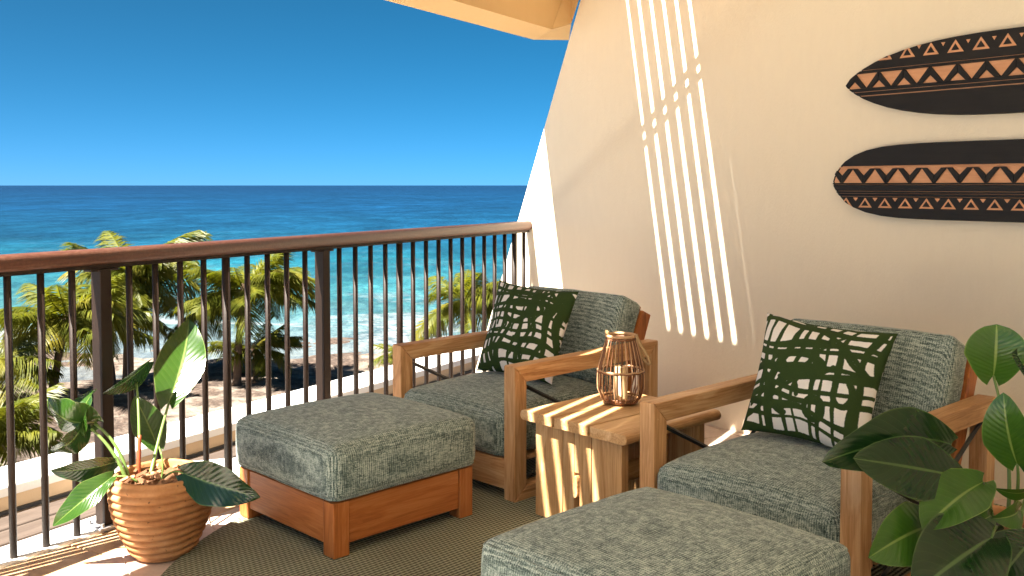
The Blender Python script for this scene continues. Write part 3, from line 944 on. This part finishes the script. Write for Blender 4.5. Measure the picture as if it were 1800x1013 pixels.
can = empty('pillar_candle', (lc.x, lc.y, TH + .021), 0, 'ivory pillar candle inside the rattan lantern', 'candle')
vs, fs = lathe_geo([(0, 0), (0.027, 0), (0.0275, 0.006), (0.0275, 0.128), (0.025, 0.132), (0.020, 0.129), (0, 0.126)], 28)
ob('wax', vs, fs, M_WAX, can, True)
vs, fs = tube_geo([(0, 0, 0.126), (0.001, 0, 0.139)], 0.0012, 6)
ob('wick', vs, fs, M_BLACK, can)

# ================================================================== SURFBOARDS
def board_mat(name, c1, c2, rough):
    t = NT(name, rough, 0.2)
    v = t.coord('Object', (3.5, 90, 90)); n = t.noise(v, 1, 5, 0.65)
    v2 = t.coord('Object', (9, 40, 40)); n2 = t.noise(v2, 1, 4, 0.6, 0.8)
    t.col(t.mix(t.math('ADD', t.math('MULTIPLY', n, .5), t.math('MULTIPLY', n2, .5)), c1, c2))
    t.bump(n, 0.35, 0.002)
    return t.m
M_BRD = board_mat('charred_wood', (0.006, 0.0055, 0.005), (0.024, 0.021, 0.019), 0.5)
M_BRW = board_mat('carved_raw_wood', (0.42, 0.165, 0.065), (0.80, 0.45, 0.26), 0.6)
def board_outline(s0, s1, zc, hw, nose, tail, n=26):
    up, lo = [], []
    for i in range(n + 1):
        t = i / n
        # dense near the ends
        t = 0.5 - 0.5 * math.cos(math.pi * t)
        if t < 0.5: w = (1 - (1 - 2 * t) ** nose[0]) ** nose[1]
        else: w = (1 - (2 * t - 1) ** tail[0]) ** tail[1]
        up.append((s0 + (s1 - s0) * t, zc + hw * w)); lo.append((s0 + (s1 - s0) * t, zc - hw * w))
    poly = lo + up[::-1]
    out = []
    for p in poly:
        if not out or math.hypot(p[0] - out[-1][0], p[1] - out[-1][1]) > 1e-4: out.append(p)
    if math.hypot(out[0][0] - out[-1][0], out[0][1] - out[-1][1]) < 1e-4: out.pop()
    return out
def surfboard(outline, label):
    cx = sum(p[0] for p in outline) / len(outline); cz = sum(p[1] for p in outline) / len(outline)
    P = wp(cx, cz, 0.0)
    e = empty('wooden_surfboard', P, math.atan2(WT.y, WT.x), label, 'surfboard', 'carved surfboards on the wall')
    loc_ = lambda poly: [(a - cx, b - cz) for a, b in poly]
    vs, fs = prism(loc_(outline), -0.040, -0.008, 1)
    link('board', bev_mesh('board', vs, fs, M_BRD, 0.004, 2), e)
    vs, fs = prism(loc_([((a - cx) * 0.990 + cx, (b - cz) * 0.970 + cz) for a, b in outline]), -0.0404, -0.036, 1)
    ob('carved_ground', vs, fs, M_BRW, e)
    def inset(o, k):
        return [((a - cx) * (1 - k / 0.8) + cx, (b - cz) * (1 - k / 0.17) + cz) for a, b in o]
    hull = inset(outline, 0.0015)
    def piece(name, poly, o0, o1, m, bev=0.0012):
        q = clip_convex(poly if area(poly) > 0 else poly[::-1], hull)
        qq = []
        for p in q:
            if not qq or math.hypot(p[0] - qq[-1][0], p[1] - qq[-1][1]) > 6e-4: qq.append(p)
        if len(qq) > 2 and math.hypot(qq[0][0] - qq[-1][0], qq[0][1] - qq[-1][1]) < 6e-4: qq.pop()
        if len(qq) < 3 or abs(area(qq)) < 2e-5: return
        vs, fs = prism(loc_(qq), -o1, -o0, 1)
        link(name, bev_mesh(name, vs, fs, m, 0 if abs(area(qq)) < 2e-4 else bev, 1), e)
    return e, piece
def strip(z0, z1): return [(0, z0), (9, z0), (9, z1), (0, z1)]
S0, S1 = 0.0405, 0.0475
# upper board: pointed nose
ol = board_outline(2.385, 4.02, 1.763, 0.171, (3.0, 0.75), (2.2, 0.75))
e, piece = surfboard(ol, 'upper black carved wooden surfboard with pointed nose and triangle bands')
piece('dark_field', strip(1.560, 1.7045), S0, S1, M_BRD)
piece('dark_stripe', strip(1.7095, 1.7245), S0, S1, M_BRD)
piece('dark_stripe', strip(1.7275, 1.742), S0, S1 + .001, M_BRD)
piece('dark_stripe', strip(1.8095, 1.8215), S0, S1 + .001, M_BRD)
piece('dark_field', strip(1.8245, 1.960), S0, S1, M_BRD)
zb, zt, per = 1.7422, 1.8093, 0.121
for k in range(15):
    x = 2.372 + k * per
    w, a_, dr = 0.027, 0.006, 0.034
    piece('zigzag_bar', [(x, zb), (x + w, zb), (x + per / 2, zt - dr), (x + per / 2, zt), (x + per / 2 - a_, zt)], S0, S1 + .002, M_BRD)
    piece('zigzag_bar', [(x + per, zb), (x + per / 2 + a_, zt), (x + per / 2 + .0006, zt), (x + per / 2 + .0006, zt - dr), (x + per - w, zb)], S0, S1 + .0014, M_BRD)
for k in range(14):
    x = 2.475 + k * 0.108
    z0, z1 = 1.8605, 1.914
    h_ = 0.036
    piece('carved_triangle', [(x - h_, z0), (x + h_, z0), (x, z1)], S1 + .0004, S1 + .0022, M_BRW)
    piece('triangle_core', [(x - h_ * .50, z0 + .009), (x + h_ * .50, z0 + .009), (x, z0 + .037)], S1 + .0025, S1 + .0042, M_BRD)
    piece('carved_chip', [(x + .054 - .009, z1 - .006), (x + .054, z1 - .022), (x + .054 + .009, z1 - .006)], S1 + .0004, S1 + .0018, M_BRW)
# lower board: blunt nose
ol = board_outline(2.322, 4.30, 1.318, 0.168, (8.0, 0.68), (5.0, 0.62))
e, piece = surfboard(ol, 'lower black carved wooden surfboard with blunt rounded nose')
piece('dark_field', strip(1.3885, 1.60), S0, S1, M_BRD)
piece('dark_stripe', strip(1.3795, 1.3845), S0, S1, M_BRW)
zb, zt, per = 1.3110, 1.3760, 0.112
piece('dark_stripe', strip(1.3035, 1.3105), S0, S1 + .001, M_BRD)
piece('dark_stripe', strip(1.2745, 1.3015), S0, S1, M_BRD)
piece('dark_stripe', strip(1.2635, 1.2720), S0, S1 + .001, M_BRD)
piece('dark_stripe', strip(1.2500, 1.2615), S0, S1, M_BRD)
for k in range(19):
    x = 2.318 + k * per
    w, a_, dr = 0.024, 0.006, 0.033
    piece('zigzag_bar', [(x, zt), (x + per / 2 - a_, zb), (x + per / 2, zb), (x + per / 2, zb + dr), (x + w, zt)], S0, S1 + .002, M_BRD)
    piece('zigzag_bar', [(x + per, zt), (x + per - w, zt), (x + per / 2 + .0006, zb + dr), (x + per / 2 + .0006, zb), (x + per / 2 + a_, zb)], S0, S1 + .0014, M_BRD)
piece('dark_field', strip(1.10, 1.2480), S0, S1 - .0006, M_BRD)
for k in range(19):
    x = 2.40 + k * 0.098
    z0, z1 = 1.1985, 1.2440
    h_ = 0.034
    piece('carved_triangle', [(x - h_, z0), (x + h_, z0), (x, z1)], S1 + .0002, S1 + .0022, M_BRW)
    piece('triangle_core', [(x - h_ * .52, z0 + .008), (x + h_ * .52, z0 + .008), (x, z0 + .033)], S1 + .0025, S1 + .0042, M_BRD)
    piece('carved_chip', [(x + .049 - .013, z1), (x + .049, z1 - .017), (x + .049 + .013, z1)], S1 + .0002, S1 + .0016, M_BRW)

# ================================================================== POTTED PLANTS
def leaf_geo(B, T, width, roll=0.0, bend=0.0, fold=0.25, wave=0.0, lobe=0.35, curl=0.0, seed=0, nu=22, nv=12, toward=None, side=0.0, rnd=(1.7, .85)):
    """leaf blade from base B to tip T; roll turns it about its axis away from facing the camera"""
    ax = (T - B); L = ax.length; ax.normalize()
    view = ((toward if toward is not None else CAMP) - (B + T) / 2).normalized()
    nz = (view - ax * view.dot(ax)).normalized()
    sd = ax.cross(nz)
    q = Matrix.Rotation(roll, 3, ax)
    nz, sd = q @ nz, q @ sd
    vs, fs, uv = [], [], []
    rng = random.Random(seed)
    p1, p2 = rng.uniform(0, 6.28), rng.uniform(0, 6.28)
    for i in range(nu + 1):
        t = i / nu
        c = B + ax * (L * t) + nz * (bend * 4 * t * (1 - t)) + sd * (side * 4 * t * (1 - t))
        w = width * 0.5 * min(1.0, ((t + 0.02) / lobe) ** 0.55 if t < lobe else 1.0) * (1 - max(0, (t - lobe) / (1 - lobe)) ** rnd[0]) ** rnd[1]
        for j in range(nv + 1):
            s = -1 + 2 * j / nv
            back = -0.16 * width * abs(s) ** 1.5 * max(0, 1 - t / 0.35)         # heart lobes behind the base
            lift = fold * abs(s) * w - curl * w * s * s * (1 if s > 0 else 0.3)
            wv = wave * width * (abs(s) ** 2) * math.sin(t * 15 + (p1 if s > 0 else p2)) 
            vs.append(c + sd * (s * w) + ax * back + nz * (lift + wv))
            uv.append((s, t))
    for i in range(nu):
        for j in range(nv):
            a = i * (nv + 1) + j
            fs.append((a, a + 1, a + nv + 2, a + nv + 1))
    return vs, fs, uv
def leaf(parent, B, T, width, mat, **kw):
    o = parent.matrix_basis.translation
    vs, fs, uv = leaf_geo(B, T, width, **kw)
    return ob('leaf', [v - o for v in vs], fs, mat, parent, True, uv)
def stem(parent, p0, p1, p2, r0, r1, mat, child_of=None, n=12):
    o = parent.matrix_basis.translation
    pts = [p - o for p in bez(p0, p1, p2, n)]
    return tube('stem', pts, [r0 + (r1 - r0) * i / (n - 1) for i in range(n)], mat, parent, 8)

M_TERRA = None
def terra():
    t = NT('terracotta', 0.75, 0.25)
    v = t.coord('Object'); n = t.noise(v, 8, 5, 0.65); n2 = t.noise(v, 120, 4, 0.7)
    c = t.ramp(n, [(0.3, (0.27, 0.110, 0.040)), (0.5, (0.39, 0.180, 0.070)), (0.72, (0.50, 0.275, 0.130))])
    pit = t.ramp(t.noise(v, 70, 2, 0.5), [(0.68, 1.0), (0.74, 0.35)])
    t.col(t.mix(1.0, c, pit, 'MULTIPLY'))
    t.bump(n2, 0.4, 0.003)
    return t.m
M_TERRA = terra()
M_SOIL = simple('bark_mulch', (0.17, 0.085, 0.045), 0.95, 0.1, 0, 0.6, 60, 1.0)
M_CHIP = simple('bark_chip', (0.40, 0.22, 0.12), 0.9, 0.1, 0, 0.5, 40, 0.6)
def ribbed_profile(H, ribs):
    prof = [(0.0, 0.004), (0.095, 0.004), (0.104, 0.012)]
    n = ribs * 8
    for i in range(n + 1):
        t = i / n
        r = 0.104 + 0.066 * math.sin(min(1, t * 1.18) * math.pi / 2) - 0.006 * max(0, t - .85) / .15
        r += 0.0125 * (abs(math.sin(math.pi * ribs * t)) ** 0.7) - 0.002
        prof.append((r, 0.016 + (H - 0.030) * t))
    rt = prof[-1][0]
    prof += [(rt + .002, H - .010), (rt + .001, H - .003), (rt - .004, H), (rt - .012, H - .001), (rt - .015, H - .006), (rt - .018, H - .035), (0.02, H - .030), (0.0, H - .030)]
    return prof
def pot(parent, H=0.290, ribs=10, sc=1.0):
    prof = [(r * sc, z * sc) for r, z in ribbed_profile(H, ribs)]
    body = [p for p in prof[:-2]]
    vs, fs = lathe_geo(body, 56, 0.0035)
    ob('pot', vs, fs, M_TERRA, parent, True)
    rs = prof[-3][0]
    vs, fs = [], []
    n, m = 28, 9
    for i in range(m + 1):
        for k in range(n):
            a = 2 * math.pi * k / n; r = rs * 1.0 * i / m
            vs.append((r * math.cos(a), r * math.sin(a), (H - .030) * sc + 0.012 * mnoise.fractal(V((math.cos(a) * r * 30, math.sin(a) * r * 30, 2)), 1, 2, 3)))
    for i in range(m):
        for k in range(n):
            fs.append((i * n + k, (i + 1) * n + k, (i + 1) * n + (k + 1) % n, i * n + (k + 1) % n))
    ob('soil', vs, fs, M_SOIL, parent, True)
    rng = random.Random(3)
    for i in range(46):
        a, r = rng.uniform(0, 6.28), rs * math.sqrt(rng.random()) * 0.92
        l, w, t = rng.uniform(.015, .05), rng.uniform(.006, .018), rng.uniform(.002, .006)
        box('bark_chip', (-l / 2, l / 2, -w / 2, w / 2, -t, t), M_CHIP if rng.random() < .6 else M_SOIL, parent, 0.001, 1,
            loc=(r * math.cos(a), r * math.sin(a), (H - .020 + rng.uniform(-.004, .016)) * sc), rot=(rng.uniform(-.5, .5), rng.uniform(-.6, .6), rng.uniform(0, 6.28)))

# ---- terracotta pot plant by the railing
fp = atz(268, 993, 0.0)
pc = V((fp.x, fp.y, 0)) + V((FW0.x, FW0.y, 0)) * 0.105
p1 = empty('potted_plant', (pc.x, pc.y, 0.001), 0, 'sunlit broad leaved plant in a ribbed terracotta pot by the railing', 'potted plant')
pot(p1)
D0 = (pc - CAMP).dot(FWD)          # distance of the pot centre
def A(x, y, dd=0.0): return at(x, y, D0 + dd)
# big upright leaf
stem(p1, A(262, 846, 0.02), A(276, 780, .10), A(297, 708, .26), .0075, .0045, M_STEM)
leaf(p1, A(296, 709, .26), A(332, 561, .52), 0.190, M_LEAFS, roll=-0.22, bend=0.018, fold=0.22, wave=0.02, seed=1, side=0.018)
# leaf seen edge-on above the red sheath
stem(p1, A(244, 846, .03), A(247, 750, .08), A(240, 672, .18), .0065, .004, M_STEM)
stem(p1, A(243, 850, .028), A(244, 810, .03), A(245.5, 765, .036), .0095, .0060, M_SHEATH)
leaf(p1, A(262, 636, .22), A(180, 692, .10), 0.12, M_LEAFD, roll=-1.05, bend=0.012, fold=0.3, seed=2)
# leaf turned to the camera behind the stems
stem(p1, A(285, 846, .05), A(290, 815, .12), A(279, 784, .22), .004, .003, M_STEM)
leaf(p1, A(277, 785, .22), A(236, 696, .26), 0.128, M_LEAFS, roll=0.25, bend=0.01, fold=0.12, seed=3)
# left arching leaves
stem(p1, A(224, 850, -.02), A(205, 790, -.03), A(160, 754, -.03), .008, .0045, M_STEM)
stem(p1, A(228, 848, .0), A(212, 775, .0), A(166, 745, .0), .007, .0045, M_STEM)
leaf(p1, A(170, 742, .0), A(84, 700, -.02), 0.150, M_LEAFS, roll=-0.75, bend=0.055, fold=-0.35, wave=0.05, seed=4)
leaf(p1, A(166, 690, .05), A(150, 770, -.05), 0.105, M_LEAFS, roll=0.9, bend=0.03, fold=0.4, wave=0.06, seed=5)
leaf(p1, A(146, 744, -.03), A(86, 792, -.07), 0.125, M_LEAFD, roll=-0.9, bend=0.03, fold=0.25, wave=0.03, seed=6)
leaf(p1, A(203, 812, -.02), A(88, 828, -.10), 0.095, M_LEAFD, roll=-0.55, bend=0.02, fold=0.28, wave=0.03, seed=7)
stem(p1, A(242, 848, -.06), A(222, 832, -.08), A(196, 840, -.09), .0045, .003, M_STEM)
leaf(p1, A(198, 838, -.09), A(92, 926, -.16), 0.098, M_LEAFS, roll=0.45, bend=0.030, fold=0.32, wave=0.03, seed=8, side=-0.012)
# dark leaf arching to the right
stem(p1, A(280, 848, -.04), A(305, 820, -.09), A(322, 833, -.12), .0045, .003, M_STEM)
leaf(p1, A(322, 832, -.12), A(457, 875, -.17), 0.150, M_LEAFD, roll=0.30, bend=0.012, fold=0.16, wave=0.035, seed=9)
# thin new shoot
stem(p1, A(282, 848, .02), A(290, 820, .02), A(283, 795, .03), .003, .002, M_STEM)

# ---- dark plant at the right edge
q0 = at(1755, 900, 2.62)
p2 = empty('potted_plant', (q0.x, q0.y, 0.001), 0, 'dark glossy leaved plant at the right edge, in front of the chair', 'potted plant')
pot(p2, 0.33, 10, 1.15)
E0 = 2.50
def B_(x, y, dd=0.0): return at(x, y, E0 + dd)
root = lambda x, dd=0.1: at(x, 925, E0 + dd)
def limb(x0, mid, end, r=0.006):
    stem(p2, root(x0), mid, end, r, r * .6, M_STEM)
limb(1735, B_(1700, 850, .05), B_(1668, 800, .02))
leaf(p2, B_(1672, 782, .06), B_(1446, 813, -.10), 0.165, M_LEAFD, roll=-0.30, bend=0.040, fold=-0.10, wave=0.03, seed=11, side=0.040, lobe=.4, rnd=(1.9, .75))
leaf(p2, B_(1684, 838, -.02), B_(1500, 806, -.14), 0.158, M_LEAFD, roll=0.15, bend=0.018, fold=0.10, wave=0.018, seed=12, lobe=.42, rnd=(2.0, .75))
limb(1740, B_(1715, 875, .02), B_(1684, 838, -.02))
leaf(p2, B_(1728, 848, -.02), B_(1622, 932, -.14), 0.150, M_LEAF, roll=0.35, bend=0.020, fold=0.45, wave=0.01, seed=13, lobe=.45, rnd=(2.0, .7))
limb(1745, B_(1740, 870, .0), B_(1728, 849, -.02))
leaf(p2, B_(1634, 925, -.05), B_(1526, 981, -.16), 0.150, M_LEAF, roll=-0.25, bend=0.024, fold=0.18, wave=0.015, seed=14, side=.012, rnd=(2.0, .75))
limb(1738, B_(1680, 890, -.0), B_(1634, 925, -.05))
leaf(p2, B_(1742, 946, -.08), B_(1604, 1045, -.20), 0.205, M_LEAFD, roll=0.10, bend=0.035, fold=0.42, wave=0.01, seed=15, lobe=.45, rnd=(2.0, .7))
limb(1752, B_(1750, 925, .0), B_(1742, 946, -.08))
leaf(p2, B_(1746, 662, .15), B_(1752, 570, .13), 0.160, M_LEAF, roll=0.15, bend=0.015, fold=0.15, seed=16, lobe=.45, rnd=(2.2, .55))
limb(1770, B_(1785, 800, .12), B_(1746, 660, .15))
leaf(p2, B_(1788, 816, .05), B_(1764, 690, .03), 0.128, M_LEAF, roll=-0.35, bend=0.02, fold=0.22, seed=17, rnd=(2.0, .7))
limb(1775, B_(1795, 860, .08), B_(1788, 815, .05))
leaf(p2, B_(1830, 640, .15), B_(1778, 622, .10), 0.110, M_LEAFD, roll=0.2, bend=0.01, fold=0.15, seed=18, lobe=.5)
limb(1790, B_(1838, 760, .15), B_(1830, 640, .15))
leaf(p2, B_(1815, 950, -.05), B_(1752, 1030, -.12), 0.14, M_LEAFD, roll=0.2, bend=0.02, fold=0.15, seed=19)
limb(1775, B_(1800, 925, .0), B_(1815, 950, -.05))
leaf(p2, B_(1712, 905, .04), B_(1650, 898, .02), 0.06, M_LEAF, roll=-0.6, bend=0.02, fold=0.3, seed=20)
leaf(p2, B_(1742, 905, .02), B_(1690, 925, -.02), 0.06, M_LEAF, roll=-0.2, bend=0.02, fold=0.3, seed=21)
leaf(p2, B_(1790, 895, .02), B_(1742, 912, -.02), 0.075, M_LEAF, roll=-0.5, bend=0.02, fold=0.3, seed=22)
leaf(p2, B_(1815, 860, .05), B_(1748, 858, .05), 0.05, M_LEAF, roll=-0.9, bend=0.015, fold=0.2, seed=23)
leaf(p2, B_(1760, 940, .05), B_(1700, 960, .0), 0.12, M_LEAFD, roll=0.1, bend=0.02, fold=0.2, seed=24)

# ================================================================== PALMS
def palm_mats():
    out = []
    for nm, a, b in (('palm_leaflets', (0.066, 0.090, 0.010), (0.150, 0.150, 0.014)), ('palm_leaflets_yellow', (0.13, 0.135, 0.014), (0.21, 0.180, 0.022))):
        t = NT(nm, 0.42, 0.45)
        n = t.noise(t.coord('Object', (1.1, 1.1, 1.1)), 1, 3, 0.6)
        c = t.mix(t.ramp(n, [(0.35, 0.0), (0.65, 1.0)]), a, b)
        t.col(c)
        tr = t.n('BsdfTranslucent'); t.l(t.mix(1.0, c, (1.0, 1.0, 0.4), 'MULTIPLY'), tr.inputs['Color'])
        mx = t.n('MixShader'); mx.inputs[0].default_value = 0.5
        t.l(t.b.outputs[0], mx.inputs[1]); t.l(tr.outputs[0], mx.inputs[2])
        t.l(mx.outputs[0], t.t.nodes['Material Output'].inputs['Surface'])
        out.append(t.m)
    return out
M_PALM = palm_mats()
M_TRUNK = simple('palm_trunk', (0.13, 0.085, 0.058), 0.9, 0.1, 0, 0.45, 6, 1.0)
WIND = RT.copy()                      # wind blows to the right across the view
def frond_mesh(idx, droop, sweep, mat, L=3.9, nl=64):
    """frond along +X, rising then drooping in z; leaflets swept to the wind"""
    rng = random.Random(idx)
    vs, fs = [], []
    pts = []
    for i in range(15):
        t = i / 14
        pts.append(V((L * (t - 0.14 * droop * t * t), sweep * t * t, 0.30 * t * L * (1 - t * droop * 1.35))))
    a, b = tube_geo(pts, [0.035 * (1 - .85 * i / 14) for i in range(15)], 5)
    vs += a; fs += b
    def P(t):
        x = t * 14; i = min(13, int(x)); f = x - i
        return pts[i].lerp(pts[i + 1], f), (pts[i + 1] - pts[i]).normalized()
    for k in range(nl):
        t = 0.10 + 0.89 * k / nl
        p, tg = P(t)
        sdv = V((-tg.y, tg.x, 0)).normalized()
        for sgn in (-1, 1):
            ll = 1.30 * math.sin(math.pi * (0.10 + 0.86 * t)) ** 0.7 * rng.uniform(.85, 1.1)
            d = (sdv * sgn * rng.uniform(.55, .8) + tg * rng.uniform(.65, .85) + V((0, 0, rng.uniform(-.1, .12)))).normalized()
            sag = V((0, 0, -rng.uniform(.35, .75) * ll))
            w = 0.040
            wv = tg * w
            m_, e_ = p + d * ll * .5 + sag * .25, p + d * ll + sag
            o = len(vs)
            vs += [p - wv * .6, p + wv * .6, m_ + wv, m_ - wv, e_]
            fs += [(o, o + 1, o + 2, o + 3), (o + 3, o + 2, o + 4)]
    return mesh('frond', vs, fs, mat)
FR = [frond_mesh(i, dr, sw, M_PALM[1 if i in (3, 6) else 0]) for i, (dr, sw) in enumerate(((.45, .2), (.7, -.3), (.95, .35), (1.25, .15), (.6, -.1), (.85, .3), (1.5, -.2), (.3, .4), (1.1, -.45)))]
def palm(cx, cy, d, base, label, nf=17, sc=1.0, seed=0):
    """crown centre at photo (cx, cy), distance d; base = photo x of trunk foot"""
    rng = random.Random(seed); nf = int(nf * 1.7); sc *= 1.25
    c = at(cx, cy, d)
    bx = at(base, cy, d)
    r_, dd_ = bx.dot(RT), bx.dot(FW0)
    foot = V((bx.x, bx.y, shore_h(r_, dd_) - 0.3))
    e = empty('palm_tree', foot, 0, label, 'palm tree', 'windblown palms below the balcony')
    h = c - foot
    pts = []
    for i in range(12):
        t = i / 11
        pts.append(V((h.x * t ** 1.5, h.y * t ** 1.5, h.z * t)))
    rr = [(0.22 - 0.10 * (i / 11)) * sc * (1 + 0.05 * (i % 2)) for i in range(12)]
    rr[0] *= 1.4
    tube('trunk', pts, rr, M_TRUNK, e, 10)
    wind_a = math.atan2(WIND.y, WIND.x)
    for k in range(nf):
        a = 2 * math.pi * k / nf + rng.uniform(-.25, .25)
        # pull azimuth towards the lee side
        dlt = (a - wind_a + math.pi) % (2 * math.pi) - math.pi
        a = wind_a + dlt * (0.62 + 0.25 * (abs(dlt) / math.pi))
        lee = math.cos(a - wind_a)
        el = rng.uniform(-0.40, 0.62) - 0.10 * (1 - lee)
        m = FR[rng.randrange(len(FR))]
        f = link('frond', m, e, h)
        f.rotation_euler = (rng.uniform(-.5, .5), -el, a)
        s = sc * rng.uniform(.82, 1.1)
        f.scale = (s, s, s)
    # coconuts / crown shaft
    vs, fs = tube_geo([h - V((0, 0, .35 * sc)), h, h + V((0, 0, .35 * sc))], [0.14 * sc, 0.20 * sc, 0.06 * sc], 8)
    ob('crown_shaft', vs, fs, M_TRUNK, e, True)
palm(228, 480, 60, 220, 'tallest palm, its top fronds rising above the handrail at left', 20, 1.0, 1)
palm(118, 560, 52, 88, 'bushy palm just left of the nearest thick railing post', 20, .95, 2)
palm(182, 560, 58, 196, 'palm half hidden behind the nearest thick railing post', 16, .85, 3)
palm(352, 545, 62, 352, 'slim small palm just right of the potted plant\'s upright leaf', 13, .72, 4)
palm(428, 510, 58, 414, 'palm with wide wind-swept crown in the middle of the railing', 20, .98, 5)
palm(446, 612, 60, 449, 'small low palm under the wide wind-swept palm', 13, .68, 6)
palm(815, 530, 58, 822, 'palm seen through the railing beside the white wall edge', 19, .88, 7)
palm(704, 622, 62, 706, 'little palm top showing just above the left chair arm', 10, .5, 8)
palm(-14, 640, 50, -20, 'palm at the far left edge behind the railing', 15, .85, 9)
palm(-30, 770, 33, -40, 'nearest low palm crown at the lower left edge', 16, .62, 10)
